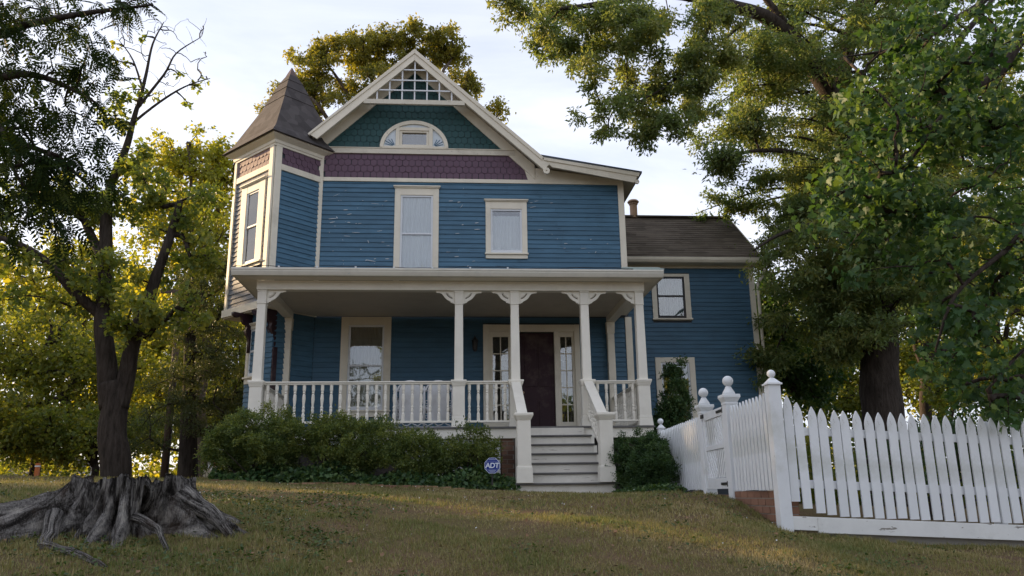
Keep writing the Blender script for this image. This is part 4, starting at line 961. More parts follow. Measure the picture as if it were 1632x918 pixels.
# ------------------------------------------------------------------ old stump
from mathutils import noise as mn
def stump_mat():
    m, nt, b = new_mat('weathered_stump_wood')
    fa = nt.nodes.new('ShaderNodeAttribute'); fa.attribute_name = 'flow'; tn = nt.nodes.new('ShaderNodeTexNoise'); tn.inputs['Scale'].default_value = 5.0; tn.inputs['Detail'].default_value = 9; tn.inputs['Roughness'].default_value = 0.72; tn.inputs['Distortion'].default_value = 0.5
    nt.links.new(fa.outputs['Vector'], tn.inputs['Vector']); n1 = tn.outputs['Fac']; n2 = noise(nt, 3.0, 5, 0.6, off=(2, 0, 0)); n3 = noise(nt, 60, 4, 0.7, (2, 2, 0.4))
    base = ramp(nt, math_n(nt, 'ADD', math_n(nt, 'MULTIPLY', n1, 0.75), math_n(nt, 'MULTIPLY', n3, 0.25)), [(0.41, (0.014, 0.012, 0.010)), (0.46, (0.075, 0.067, 0.060)), (0.52, (0.23, 0.215, 0.20)), (0.62, (0.54, 0.50, 0.44))])
    base = mixc(nt, rng_map(nt, n2, 0.55, 0.68, 0, 0.6), base, (0.085, 0.055, 0.038))
    nt.links.new(base, b.inputs['Base Color']); b.inputs['Roughness'].default_value = 0.93; b.inputs['Specular IOR Level'].default_value = 0.15
    bump(nt, b, math_n(nt, 'ADD', n1, math_n(nt, 'MULTIPLY', n3, 0.5)), 1.0, 0.07); return m
M['stump'] = stump_mat()
SX, SY = -2.39, 6.40
STZ = gz(SX, SY)
stump = empty('tree_stump', (SX, SY, STZ), 'big grey weathered tree stump with spreading roots on the lawn', 'stump')
deg = math.pi/180
peaks = [(192, 1.30, 6), (208, 0.40, 3.5), (228, 0.98, 7), (241, 0.25, 3.5), (257, 0.22, 4), (270, 0.36, 5), (284, 0.34, 5.5), (338, 0.36, 5.5), (352, 0.56, 7), (15, 0.40, 10), (60, 0.4, 14), (110, 0.45, 12), (155, 0.5, 12)]
def dth(a, b): return (a-b+180) % 360-180
NT, NK = 420, 60
sv = np.zeros((NK+13, NT, 3)); flow = np.zeros((NK+13, NT, 3))
for i in range(NT):
    th = 360*i/NT; c, s_ = math.cos(th*deg), math.sin(th*deg)
    fl = sum(a*math.exp(-(dth(th, p)/w)**2) for p, a, w in peaks)
    rim = 0.40+0.09*min(fl, 0.6)+0.05*mn.noise((c*2.2, s_*2.2, 3))+0.03*mn.noise((c*7, s_*7, 9))
    ztop = 0.15+0.05*mn.noise((c*3, s_*3, 1))+0.03*mn.noise((c*11, s_*11, 5))+0.012*mn.noise((c*30, s_*30, 8))
    ztop -= 0.10*math.exp(-(dth(th, 250)/4)**2)+0.03*math.exp(-(dth(th, 318)/9)**2)
    for k in range(NK):
        t = k/(NK-1)
        cav = 0.24*math.exp(-(dth(th, 311)/12)**2)*math.exp(-((t-0.42)/0.30)**2)+0.12*math.exp(-(dth(th, 249)/5)**2)*math.exp(-((t-0.45)/0.32)**2)+0.09*math.exp(-(dth(th, 277)/2.6)**2)*math.exp(-((t-0.4)/0.28)**2)+0.13*math.exp(-(dth(th, 327)/7)**2)*math.exp(-((t-0.72)/0.2)**2)
        r = rim+fl*t**1.55+0.10*t-cav
        rid = 0.055*abs(mn.noise((c*6.5, s_*6.5, t*0.9)))*2+0.045*abs(mn.noise((c*15, s_*15, t*1.3)))*2+0.018*abs(mn.noise((c*38, s_*38, t*3)))*2+0.02*mn.noise((c*5, s_*5, t*9))
        r -= rid*(0.7+0.5*t)
        x, y = SX+c*r, SY+s_*r
        zg = gz(x, y)-0.05
        fall = t**(0.55+0.34*min(fl, 0.8))
        z = ztop+(zg-ztop)*min(1, fall)+0.03*math.sin(t*math.pi)*min(fl, 0.7)+0.02*mn.noise((x*9, y*9, t*5))*(1-t)
        sv[13+k, i] = (x, y, z); flow[13+k, i] = (c*2.4, s_*2.4, t*0.55)
    flow[0:13, i, 0] = np.linspace(0, 1.2, 13)*c*1.5; flow[0:13, i, 1] = np.linspace(0, 1.2, 13)*s_*1.5
    for k in range(14):
        q = (k)/14.0        # 0 centre .. 1 rim
        r = rim*(0.02+0.98*q); dep = 0.20*(1-q**3)+0.05*mn.noise((c*q*6, s_*q*6, 2))
        if k < 14: sv[13-(13-k) if k < 13 else 12, i] = (SX+c*r, SY+s_*r, ztop*q+0.17*(1-q)-dep) if k < 13 else sv[12, i]
idx = lambda k, i: k*NT+(i % NT)
rows = list(range(0, 13))+list(range(13, 13+NK))
sf = []
for a, b in zip(rows, rows[1:]):
    i = np.arange(NT); sf.append(np.stack([a*NT+i, a*NT+(i+1) % NT, b*NT+(i+1) % NT, b*NT+i], 1))
so = reg(bpy.data.objects.new('stump_body', np_mesh('stump_body', sv.reshape(-1, 3), np.concatenate(sf), M['stump'], smooth=True)), stump, Matrix())
fa_ = so.data.attributes.new('flow', 'FLOAT_VECTOR', 'POINT'); fa_.data.foreach_set('vector', flow.reshape(-1, 3).astype(np.float32).ravel())
def root(pts, r0_, r1_, n=14):
    P = [Vector(p) for p in pts]; path = []; rr = []
    for k in range(n+1):
        t = k/n*(len(P)-1); i = min(int(t), len(P)-2); f = t-i; p = P[i].lerp(P[i+1], f)
        p += Vector((mn.noise((p.x*6, p.y*6, 1)), mn.noise((p.x*6, p.y*6, 7)), 0.5*mn.noise((p.x*6, p.y*6, 4))))*0.035
        path.append(p); rr.append((r0_+(r1_-r0_)*k/n)*(1+0.25*mn.noise((p.x*9, p.y*9, 2))))
    ro = MB().tube(path, rr, 10).build('root', M['stump'], stump, smooth=True)
    fl_ = np.zeros((len(ro.data.vertices), 3), np.float32)
    for q in range(len(fl_)): a_ = (q % 10)*0.628; fl_[q] = (math.cos(a_)*0.5+r0_*9, math.sin(a_)*0.5+path[0].x*3, (q//10)*0.05)
    at_ = ro.data.attributes.new('flow', 'FLOAT_VECTOR', 'POINT'); at_.data.foreach_set('vector', fl_.ravel())
def gp(px, py, Y, up=0.0): p = at(px, py, Y); return (p.x, Y, gz(p.x, Y)+up)
root([(-2.72, 5.95, -0.10), (-2.62, 5.62, -0.30), gp(125, 862, 5.45, 0.015), gp(165, 888, 5.25, -0.005)], 0.06, 0.020)
root([(-2.9, 6.1, -0.12), (-3.2, 5.9, -0.25), (-3.6, 5.75, gz(-3.6, 5.75)+0.0)], 0.09, 0.035)
root([(-2.8, 6.5, 0.0), (-3.3, 6.4, -0.10), (-3.9, 6.3, gz(-3.9, 6.3)+0.01)], 0.12, 0.06)
root([(-2.2, 6.0, -0.12), (-2.0, 5.90, -0.19), (-1.86, 5.72, gz(-1.86, 5.72)-0.01)], 0.035, 0.014)
root([(-2.66, 5.95, -0.2), (-2.74, 5.75, -0.30), (-2.80, 5.60, gz(-2.8, 5.6)-0.01)], 0.035, 0.012)
root([(-2.0, 6.3, 0.02), (-1.75, 6.2, -0.09), (-1.55, 6.15, gz(-1.55, 6.15)-0.01)], 0.09, 0.03)

# ------------------------------------------------------------------ foliage helpers
def unit(v): return v/np.maximum(np.linalg.norm(v, axis=-1, keepdims=True), 1e-9)
RH = (np.array([[0, 0, 0], [0.5, 0.45, 0.12], [0, 1, 0], [-0.5, 0.45, 0.12]]), np.array([[0, 1, 2], [0, 2, 3]]))
def maple_tpl():
    o = [(0.05, 0.05), (0.30, 0.0), (0.34, 0.14), (0.56, 0.30), (0.38, 0.40), (0.36, 0.56), (0.17, 0.55), (0.12, 0.80), (0, 1.02)]
    pts = [(0, 0.0)]+o+[(-x, y) for x, y in o[-2::-1]]
    v = [(x, y, 0.10*abs(x)+(-0.10*y*y)) for x, y in pts]; c = (0, 0.35, -0.02); v = [c]+v; n = len(pts)
    return np.array(v), np.array([[0, 1+i, 1+(i+1) % n] for i in range(n)])
MAPLE = maple_tpl()
def pinnate_tpl(n=6, lw=0.065, ll=0.26):
    V, Fc = [], []
    def leaflet(p, d, L, w, dz):
        d = np.array(d)/np.linalg.norm(d); q = np.array((-d[1], d[0])); b = len(V); p = np.array(p)
        for a, s in ((0, 0), (0.45, 1), (1, 0), (0.45, -1)):
            xy = p+d*a*L+q*s*w/2; V.append((xy[0], xy[1], -dz*a-0.25*xy[1]**2))
        Fc.extend([(b, b+1, b+2), (b, b+2, b+3)])
    for i in range(n):
        y = 0.16+0.76*i/n
        for s in (-1, 1): leaflet((0, y), (s*0.85, 0.5), ll*(1-0.25*abs(i/n-0.4)), lw*1.3, 0.05)
    leaflet((0, 0.88), (0, 1), ll*0.8, lw*1.3, 0.03); leaflet((0, 0), (0, 1), 0.95, 0.014, 0)
    return np.array(V), np.array(Fc)
PINN = pinnate_tpl()
def place(tpl, pos, axis, size, width=1.0, up=None, rng=RNG):
    V, Fc = tpl; n = len(pos); axis = unit(axis)
    if up is None: up = rng.normal(size=(n, 3))+np.array([0, 0, 0.9])
    nrm = unit(np.cross(np.cross(axis, up), axis)); side = np.cross(axis, nrm)
    size = np.broadcast_to(np.asarray(size, float), (n,))[:, None, None]
    out = pos[:, None, :]+size*(V[None, :, 0:1]*width*side[:, None, :]+V[None, :, 1:2]*axis[:, None, :]+V[None, :, 2:3]*nrm[:, None, :])
    f = Fc[None]+(np.arange(n)*len(V))[:, None, None]
    return out.reshape(-1, 3), f.reshape(-1, Fc.shape[1]), len(Fc)
def cloud(centers, radii, n, leaf, width=0.42, subs=7, droop=0.35, flat=0.8, tpl=RH, rng=RNG, spread=0.16, sub_up=0.15):
    """leaves set along short twigs that leave each cluster centre"""
    C = np.asarray(centers, float); k = len(C); R = np.broadcast_to(np.asarray(radii, float), (k,))
    sd = unit(rng.normal(size=(k, subs, 3))+np.array([0, 0, sub_up])); sl = rng.uniform(0.55, 1.1, (k, subs))
    w = R**2; w = w/w.sum(); ci = rng.choice(k, n, p=w); si = rng.integers(0, subs, n); t = rng.random(n)**0.6
    d = sd[ci, si]; L = (R[ci]*sl[ci, si]*t)[:, None]
    pos = C[ci]+d*L*np.array([1, 1, flat])+rng.normal(size=(n, 3))*(R[ci]*spread)[:, None]-np.array([0, 0, 1])*(L**2)*droop*0.25
    ax = d*0.55+rng.normal(size=(n, 3))*0.7+np.array([0, 0, -droop])
    v, f, m = place(tpl, pos, ax, leaf*rng.uniform(0.65, 1.25, n), width, rng=rng)
    cv = rng.random(k); var = np.clip(0.45*cv[ci]+0.55*rng.random(n), 0, 1)
    return v, f, np.repeat(var, m), pos
def ellipsoid_pts(c, r, n, rng=RNG, hollow=0.45):
    d = unit(rng.normal(size=(n, 3))); u = (hollow+(1-hollow)*rng.random(n)**0.7)[:, None]
    return np.asarray(c)+d*u*np.asarray(r)
def twigs(limb_pts, limb_rad, centers, tip=0.010, rng=RNG, mb=None, n=5, max_r=0.12, gain=1.0):
    """grow branches from the limbs to every cluster; each joins the nearest wood already there"""
    nodes = [np.asarray(p, float) for p in limb_pts]; par = [-1]*len(nodes); nl = len(nodes)
    C = np.asarray(centers, float); LP = np.array(nodes)
    order = np.argsort([np.min(np.linalg.norm(LP-c, axis=1)) for c in C]); segs = []
    for i in order:
        A = np.array(nodes); d = np.linalg.norm(A-C[i], axis=1)+0.25*np.maximum(0, A[:, 2]-C[i][2]); j = int(np.argmin(d)); a = A[j]; c = C[i]
        L = np.linalg.norm(c-a); prev = j; m = 3
        bow = rng.normal(size=3)*0.09*L+np.array([0, 0, 0.07*L])
        for q in range(1, m+1):
            t = q/m; p = a+(c-a)*t+bow*math.sin(t*math.pi)
            nodes.append(p); par.append(prev); prev = len(nodes)-1
    cnt = np.zeros(len(nodes)); cnt[[k for k in range(nl, len(nodes))]] += 0.34
    for k in range(len(nodes)-1, nl-1, -1): cnt[par[k]] += cnt[k]
    mb = mb or MB()
    for k in range(nl, len(nodes)):
        r1 = min(max_r, tip*gain*math.sqrt(max(cnt[k], 0.4))*1.5); r0_ = r1*1.12
        a, b = nodes[par[k]], nodes[k]
        if np.linalg.norm(b-a) > 1e-3: mb.tube([tuple(a), tuple(b)], [r0_, r1], n)
    return mb
def smooth_path(pts, sub=5):
    P = [np.asarray(p, float) for p in pts]; out = []
    for i in range(len(P)-1):
        p0, p1, p2, p3 = P[max(i-1, 0)], P[i], P[i+1], P[min(i+2, len(P)-1)]
        for k in range(sub):
            t = k/sub; out.append(0.5*((2*p1)+(-p0+p2)*t+(2*p0-5*p1+4*p2-p3)*t*t+(-p0+3*p1-3*p2+p3)*t**3))
    out.append(P[-1]); return out
class Tree:
    def __init__(s, name, label, base, cat='tree', group=None, bark='bark'):
        s.o = empty(name, base, label, cat, group); s.mb = MB(); s.lp = []; s.bark = bark; s.parts = []
    def limb(s, pts, r0_, r1_, n=10, wob=0.0, power=1.0):
        P = smooth_path(pts); m = len(P)
        if wob:
            for i, p in enumerate(P): P[i] = p+np.array([mn.noise((p[0], p[1], p[2]*0.9)), mn.noise((p[0]+9, p[1], p[2]*0.9)), 0])*wob
        rr = [(r0_+(r1_-r0_)*(i/(m-1))**power)*(1+0.09*mn.noise((p[0]*2, p[1]*2, p[2]*1.6))) for i, p in enumerate(P)]
        s.mb.tube([tuple(p) for p in P], rr, n); s.lp += P[1:]; return s
    def finish(s, centers, radii, n, leaf, mat, width=0.42, subs=7, droop=0.35, flat=0.8, tpl=RH, tip=0.010, spread=0.16, bare=None, twig_n=4, gain=1.0, crown='crown', max_r=0.12):
        centers = np.asarray(centers, float)
        twigs(s.lp, None, centers, tip, mb=s.mb, n=twig_n, gain=gain, max_r=max_r)
        if bare is not None: twigs(s.lp, None, bare, tip*0.35, mb=s.mb, n=4, gain=0.7)
        v, f, var, pos = cloud(centers, radii, n, leaf, width, subs, droop, flat, tpl, spread=spread)
        me = np_mesh(crown, v, f, mat, var); reg(bpy.data.objects.new(crown, me), s.o, Matrix())
        s.mb.build('trunk', M[s.bark], s.o, smooth=True); return s.o

def tri(p, q, r): return (p, q, r)
G3 = lambda a, b, c: [(0.0, a), (0.5, b), (1.0, c)]
M['lf_oak'] = leaf_mat('willow_oak_leaf', G3((0.090, 0.150, 0.066), (0.165, 0.220, 0.085), (0.31, 0.30, 0.10)), 0.54, tint=(1.1, 1.12, 0.5))
M['lf_maple'] = leaf_mat('maple_leaf', G3((0.032, 0.080, 0.034), (0.058, 0.120, 0.044), (0.14, 0.205, 0.060)), 0.46, 0.5, 0.3)
M['lf_walnut'] = leaf_mat('dark_pinnate_leaf', G3((0.010, 0.022, 0.007), (0.020, 0.038, 0.010), (0.07, 0.085, 0.016)), 0.35, 0.7, 0.1)
M['lf_left'] = leaf_mat('yard_maple_leaf', G3((0.095, 0.150, 0.048), (0.18, 0.225, 0.058), (0.36, 0.34, 0.065)), 0.58)
M['lf_gold'] = leaf_mat('golden_backlit_leaf', G3((0.17, 0.21, 0.050), (0.33, 0.34, 0.060), (0.56, 0.49, 0.070)), 0.62)
M['lf_cedar'] = leaf_mat('cedar_foliage', G3((0.050, 0.072, 0.032), (0.085, 0.110, 0.042), (0.16, 0.155, 0.055)), 0.35)
M['lf_back'] = leaf_mat('background_leaf', G3((0.095, 0.140, 0.042), (0.19, 0.22, 0.052), (0.40, 0.37, 0.060)), 0.58)
M['lf_house'] = leaf_mat('oak_behind_leaf', G3((0.12, 0.145, 0.048), (0.23, 0.23, 0.060), (0.40, 0.35, 0.075)), 0.52)
M['lf_hedge'] = leaf_mat('shrub_leaf', G3((0.054, 0.095, 0.032), (0.125, 0.175, 0.050), (0.30, 0.32, 0.085)), 0.45)
M['lf_box'] = leaf_mat('boxwood_leaf', G3((0.024, 0.056, 0.020), (0.046, 0.098, 0.032), (0.10, 0.155, 0.045)), 0.3)
M['lf_ivy'] = leaf_mat('ivy_leaf', G3((0.028, 0.066, 0.026), (0.052, 0.110, 0.038), (0.12, 0.18, 0.06)), 0.3)
M['grass'] = leaf_mat('grass_blade', [(0.0, (0.110, 0.150, 0.050)), (0.3, (0.205, 0.205, 0.080)), (0.6, (0.295, 0.250, 0.118)), (1.0, (0.44, 0.36, 0.22))], 0.3, 0.7, 0.15, (1.1, 1.05, 0.6))
M['clover'] = leaf_mat('clover_leaf', G3((0.030, 0.060, 0.016), (0.058, 0.10, 0.024), (0.10, 0.14, 0.034)), 0.3)

# ------------------------------------------------------------------ shrubs by the porch
def shrub(name, label, cat, ells, n, leaf, mat, group=None, k=150, rad=0.15, width=0.45, spread=0.17, base=None, droop=-0.15, stems=9):
    c0 = np.asarray(ells[0][0]); b = base or (c0[0], c0[1], gz(c0[0], c0[1]))
    o = empty(name, b, label, cat, group); cs = []
    tot = sum(r[0]*r[1]*r[2] for _, r in ells)
    for c, r in ells:
        p = ellipsoid_pts(c, r, max(10, int(k*(r[0]*r[1]*r[2])/tot)), hollow=0.5); cs.append(p)
    cs = np.concatenate(cs); cs = cs[cs[:, 2] > ground_z(cs[:, 0], cs[:, 1])+0.05]
    v, f, var, pos = cloud(cs, RNG.uniform(0.7, 1.35, len(cs))*rad, n, leaf, width, 6, droop, 1.0, spread=spread, sub_up=0.8)
    reg(bpy.data.objects.new('foliage', np_mesh('foliage', v, f, mat, var)), o, Matrix())
    mb = MB()
    for i in range(stems):
        a = RNG.uniform(0, 6.28); 
        s0 = (b[0]+0.12*math.cos(a), b[1]+0.10*math.sin(a), b[2]-0.03); e = cs[RNG.integers(0, len(cs))]
        mid = (np.asarray(s0)*0.45+e*0.55)+RNG.normal(size=3)*0.05; mb.tube([s0, tuple(mid), tuple(e)], [0.016, 0.011, 0.004], 5)
    mb.build('stem', M['bark'], o)
    return o
SG = 'shrubs along the porch front'
shrub('porch_shrub', 'large rounded green shrub at the left corner of the porch', 'shrub', [((-3.10, 13.25, 0.82), (0.74, 0.62, 0.54)), ((-3.55, 13.3, 0.60), (0.42, 0.5, 0.44)), ((-2.7, 13.2, 0.85), (0.5, 0.5, 0.46))], 46000, 0.042, M['lf_hedge'], SG, 240)
shrub('porch_shrub', 'wide green shrub in the middle of the row below the porch railing', 'shrub', [((-1.75, 13.3, 0.80), (0.62, 0.55, 0.46)), ((-1.25, 13.3, 0.75), (0.55, 0.5, 0.44)), ((-2.1, 13.25, 0.9), (0.4, 0.4, 0.36))], 30000, 0.042, M['lf_hedge'], SG, 200)
shrub('porch_shrub', 'lower dull green shrub below the settee on the porch', 'shrub', [((-0.65, 13.35, 0.62), (0.52, 0.48, 0.40)), ((-0.25, 13.4, 0.55), (0.35, 0.4, 0.36))], 18000, 0.042, M['lf_hedge'], SG, 130)
shrub('porch_shrub', 'young bright green shrub behind the blue sign', 'shrub', [((0.28, 13.45, 0.84), (0.30, 0.3, 0.36)), ((0.42, 13.5, 0.55), (0.36, 0.3, 0.34)), ((0.15, 13.5, 0.45), (0.3, 0.3, 0.3)), ((0.62, 13.55, 0.62), (0.22, 0.25, 0.28))], 11000, 0.042, M['lf_hedge'], SG, 90)
shrub('boxwood', 'dense dark rounded boxwood between the front steps and the picket fence', 'shrub', [((2.98, 12.9, 0.42), (0.52, 0.56, 0.54)), ((3.02, 12.3, 0.32), (0.36, 0.5, 0.46))], 48000, 0.034, M['lf_box'], None, 260, 0.11)
shrub('window_shrub', 'dark loose shrub growing in front of the lower wing window', 'shrub', [((4.75, 17.2, 1.7), (0.36, 0.4, 0.75)), ((4.85, 17.2, 2.45), (0.25, 0.3, 0.35)), ((4.6, 17.2, 1.0), (0.5, 0.4, 0.6))], 15000, 0.07, M['lf_ivy'], None, 110, 0.17)
# ivy bed
n = 9000; px = RNG.uniform(-3.7, 1.0, n); py = RNG.uniform(12.72, 13.6, n); keep = RNG.random(n) < np.clip((py-12.6)*3, 0, 1); px, py = px[keep], py[keep]
pz = ground_z(px, py)+RNG.random(len(px))**0.8*np.clip((py-12.62)*0.9, 0.03, 0.34)*(0.7+0.4*np.sin(px*4.1)*np.sin(px*1.7+1))
pos = np.stack([px, py, pz], 1); v, f, m_ = place(RH, pos, RNG.normal(size=(len(px), 3))+np.array([0, -0.6, 0.1]), RNG.uniform(0.05, 0.095, len(px)), 0.75, up=RNG.normal(size=(len(px), 3))*0.7+np.array([0, -0.5, 1.0]))
o = reg(bpy.data.objects.new('ivy_bed', np_mesh('ivy_bed', v, f, M['lf_ivy'], np.repeat(RNG.random(len(px)), m_))), None, Matrix()); tag(o, 'dark green ivy ground cover along the foot of the porch', 'ivy', kind='stuff')
n = 2600; px = RNG.uniform(2.45, 3.2, n); py = RNG.uniform(11.2, 12.6, n); pz = ground_z(px, py)+RNG.random(n)*np.clip((px-2.3)*0.3, 0.02, 0.16)
v, f, m_ = place(RH, np.stack([px, py, pz], 1), RNG.normal(size=(n, 3)), 0.06, 0.7)
o = reg(bpy.data.objects.new('ground_cover', np_mesh('ground_cover', v, f, M['lf_box'], np.repeat(RNG.random(n), m_))), None, Matrix()); tag(o, 'low dark ground cover at the foot of the boxwood', 'ground cover', kind='stuff')
# brick edging of the bed
edg = empty('brick_edging', (-1.3, 12.66, gz(-1.3, 12.66)), 'low reddish brick edging between the lawn and the ivy bed', 'edging')
bme = MB().box(-0.095, -0.05, -0.04, 0.095, 0.05, 0.035).mesh('brick', M['brick'])
for k in range(22):
    x = -3.6+k*0.205
    if x < 0.95: inst('brick', bme, edg, (x, 12.68+0.02*math.sin(k*2.3), gz(x, 12.68)), (random.uniform(-.08, .08), random.uniform(-.08, .08), random.uniform(-.08, .08)))

# ------------------------------------------------------------------ lawn
def grass(n, y0, y1, h, w, pw):
    u = RNG.random(n); y = y0+(y1-y0)*u**pw
    xl, xr = -0.58*y-0.4, 0.72*y+0.4; x = xl+(xr-xl)*RNG.random(n)
    keep = (x < 3.15) | (y < 7.95)
    keep &= ~((y > 12.7) & (x > -3.8) & (x < 3.6)) & ~(((x-SX)/0.5)**2+((y-SY)/0.45)**2 < 1)
    x, y = x[keep], y[keep]; n = len(x)
    def fld(s, o): return np.sin(x*s+o+1.3*np.sin(y*s*0.7+o))*np.sin(y*s*1.15-o+1.1*np.sin(x*s*0.6))
    g = 0.38*fld(0.9, 0.3)+0.34*fld(2.3, 1.7)+0.34*fld(5.7, 4.0)+0.28*fld(13.0, 2.0)
    k2 = RNG.random(n) < np.clip(0.55+0.9*g, 0.05, 1.0); x, y, g = x[k2], y[k2], g[k2]; n = len(x)
    pos = np.stack([x, y, ground_z(x, y)-0.004], 1)
    a = RNG.random(n)*2*np.pi; lean = RNG.uniform(0.15, 0.9, n); hh = h*RNG.uniform(0.45, 1.3, n)*(1+0.45*g)
    side = np.stack([np.cos(a+1.57), np.sin(a+1.57), np.zeros(n)], 1)*w*RNG.uniform(0.7, 1.4, n)[:, None]
    tip = pos+np.stack([np.cos(a)*lean*hh, np.sin(a)*lean*hh, hh], 1)
    V = np.stack([pos-side, pos+side, tip], 1).reshape(-1, 3); Fc = np.arange(3*n).reshape(-1, 3)
    h2 = 0.6*fld(1.4, 5.1)+0.4*fld(3.9, 0.7) if False else (0.6*np.sin(x*1.4+2.1*np.sin(y*0.9))*np.sin(y*1.7+1.3*np.sin(x*1.1))+0.4*np.sin(x*4.3+y*1.2)*np.sin(y*3.9-x))
    var = np.clip(0.50-0.16*g-0.34*h2+RNG.normal(size=n)*0.15, 0, 1)
    return V, Fc, var
A = [grass(200000, 4.0, 7.5, 0.027, 0.0034, 0.9), grass(170000, 7.0, 14.0, 0.034, 0.006, 0.85), grass(50000, 13.5, 24, 0.045, 0.012, 0.8)]
off = 0; VV, FF_, VA = [], [], []
for v, f, va in A: VV.append(v); FF_.append(f+off); VA.append(va); off += len(v)
o = reg(bpy.data.objects.new('grass', np_mesh('grass', np.concatenate(VV), np.concatenate(FF_), M['grass'], np.concatenate(VA))), None, Matrix()); tag(o, 'short patchy olive and brown lawn grass in front of the house', 'grass', kind='stuff')
# taller tufts, thick round the stump, the fence foot and the bed
tx, ty = [], []
for k in range(420):
    y = random.uniform(4.2, 12.4); x = random.uniform(-0.58*y, 0.66*y)
    if (x > 3.05 and y > 7.9) or ((x-SX)/0.62)**2+((y-SY)/0.55)**2 < 1: continue
    tx.append(x); ty.append(y)
for k in range(300):
    a = random.uniform(0, 6.28); r = random.uniform(0.50, 1.15); tx.append(SX+r*math.cos(a)*1.05); ty.append(SY+r*math.sin(a)*0.8)
for k in range(170): tx.append(random.uniform(3.3, 6.4)); ty.append(random.uniform(7.78, 7.97))
for k in range(110): tx.append(3.17+random.uniform(-0.06, 0.03)); ty.append(random.uniform(8.0, 12.4))
for k in range(160): tx.append(random.uniform(-3.7, 0.95)); ty.append(12.62+random.uniform(-0.06, 0.05))
tx, ty = np.repeat(tx, 16), np.repeat(ty, 16); n = len(tx); tx = tx+RNG.normal(size=n)*0.022; ty = ty+RNG.normal(size=n)*0.022
hh = RNG.uniform(0.025, 0.065, n); a = RNG.random(n)*6.283; ln = RNG.uniform(0.1, 0.8, n); p0 = np.stack([tx, ty, ground_z(tx, ty)-0.003], 1)
sd = np.stack([np.cos(a+1.57), np.sin(a+1.57), np.zeros(n)], 1)*0.0042; tp = p0+np.stack([np.cos(a)*ln*hh, np.sin(a)*ln*hh, hh], 1)
o = reg(bpy.data.objects.new('grass_tufts', np_mesh('grass_tufts', np.stack([p0-sd, p0+sd, tp], 1).reshape(-1, 3), np.arange(3*n).reshape(-1, 3), M['grass'], np.clip(np.repeat(RNG.random(n//16), 16)*0.5+RNG.random(n)*0.3, 0, 1))), None, Matrix()); tag(o, 'taller grass tufts around the stump, fence foot and flower bed', 'grass', kind='stuff')
# clover and weeds
cl = []
for k in range(210):
    y = random.uniform(4.3, 9.5); x = random.uniform(-0.58*y, 0.62*y) if random.random() < 0.45 else random.uniform(-3.4, -0.8)
    if x > -0.8 and random.random() < 0.4: continue
    if x > 3.0 and y > 7.8: continue
    cl.append((x, y, random.uniform(0.06, 0.22)))
cl = np.array(cl); ci = RNG.integers(0, len(cl), 9000); dd = RNG.normal(size=(9000, 2))*cl[ci, 2:3]
x, y = cl[ci, 0]+dd[:, 0], cl[ci, 1]+dd[:, 1]
kp = ~(((x-SX)/0.55)**2+((y-SY)/0.5)**2 < 1); x, y = x[kp], y[kp]
v, f, m_ = place(RH, np.stack([x, y, ground_z(x, y)+RNG.random(len(x))*0.04], 1), RNG.normal(size=(len(x), 3))*np.array([1, 1, 0.3]), RNG.uniform(0.018, 0.036, len(x)), 0.8, up=RNG.normal(size=(len(x), 3))*0.35+np.array([0, 0, 1]))
o = reg(bpy.data.objects.new('clover', np_mesh('clover', v, f, M['clover'], np.repeat(RNG.random(len(x)), m_))), None, Matrix()); tag(o, 'patches of green clover and weeds in the lawn around the stump', 'clover', kind='stuff')
n = 340; y = RNG.uniform(4.3, 12.4, n); x = RNG.uniform(-0.58, 0.66, n)*y; kp = (x < 3.0) | (y < 7.8); x, y = x[kp], y[kp]
v, f, m_ = place(RH, np.stack([x, y, ground_z(x, y)+0.025], 1), RNG.normal(size=(len(x), 3))*np.array([1, 1, 0.25]), RNG.uniform(0.02, 0.05, len(x)), 0.7, up=RNG.normal(size=(len(x), 3))*0.4+np.array([0, 0, 1]))
o = reg(bpy.data.objects.new('fallen_leaves', np_mesh('fallen_leaves', v, f, paint('dry_fallen_leaf', (0.20, 0.115, 0.06), 0.8, 0.3), None)), None, Matrix()); tag(o, 'scattered dry brown leaves lying on the lawn', 'fallen leaves', kind='stuff')
# small pale clover flowers and dry bits
n = 190; y = RNG.uniform(6, 12.5, n); x = RNG.uniform(-0.5, 0.4, n)*y; kp = (x < 3.1); x, y = x[kp], y[kp]
v, f, m_ = place(RH, np.stack([x, y, ground_z(x, y)+0.05], 1), RNG.normal(size=(len(x), 3)), RNG.uniform(0.008, 0.018, len(x)), 0.8)
o = reg(bpy.data.objects.new('clover_flowers', np_mesh('clover_flowers', v, f, M['flake'], None)), None, Matrix()); tag(o, 'tiny pale clover flowers dotted over the lawn', 'flowers', kind='stuff')

# ------------------------------------------------------------------ trees
def V3(px, py, Y): p = at(px, py, Y); return np.array(p)
def base_of(px, Y): p = at(px, 760, Y); return (p.x, Y, gz(p.x, Y))
# double-stemmed yard tree on the left
b = base_of(183, 16.0)
t = Tree('yard_tree', 'dark double-stemmed tree behind the stump with bare twigs at its top', b)
t.limb([(b[0], 16, b[2]-0.2), V3(182, 735, 16), V3(178, 690, 16), V3(184, 650, 16), V3(178, 610, 16)], 0.27, 0.235, 16, 0.06)
t.limb([V3(178, 650, 16), V3(172, 590, 16), V3(164, 520, 16), V3(167, 440, 16.1), V3(170, 360, 16.2), V3(180, 290, 16.2), V3(205, 225, 16.1), V3(222, 170, 16.0)], 0.21, 0.045, 12, 0.06)
t.limb([V3(190, 650, 16), V3(203, 600, 16), V3(214, 540, 15.9), V3(243, 455, 15.8), V3(268, 388, 15.7), V3(285, 320, 15.6)], 0.19, 0.06, 12, 0.06)
t.limb([V3(160, 500, 16), V3(122, 468, 15.8), V3(72, 415, 15.5), V3(20, 385, 15.2), V3(-40, 370, 15)], 0.12, 0.04, 9, 0.05)
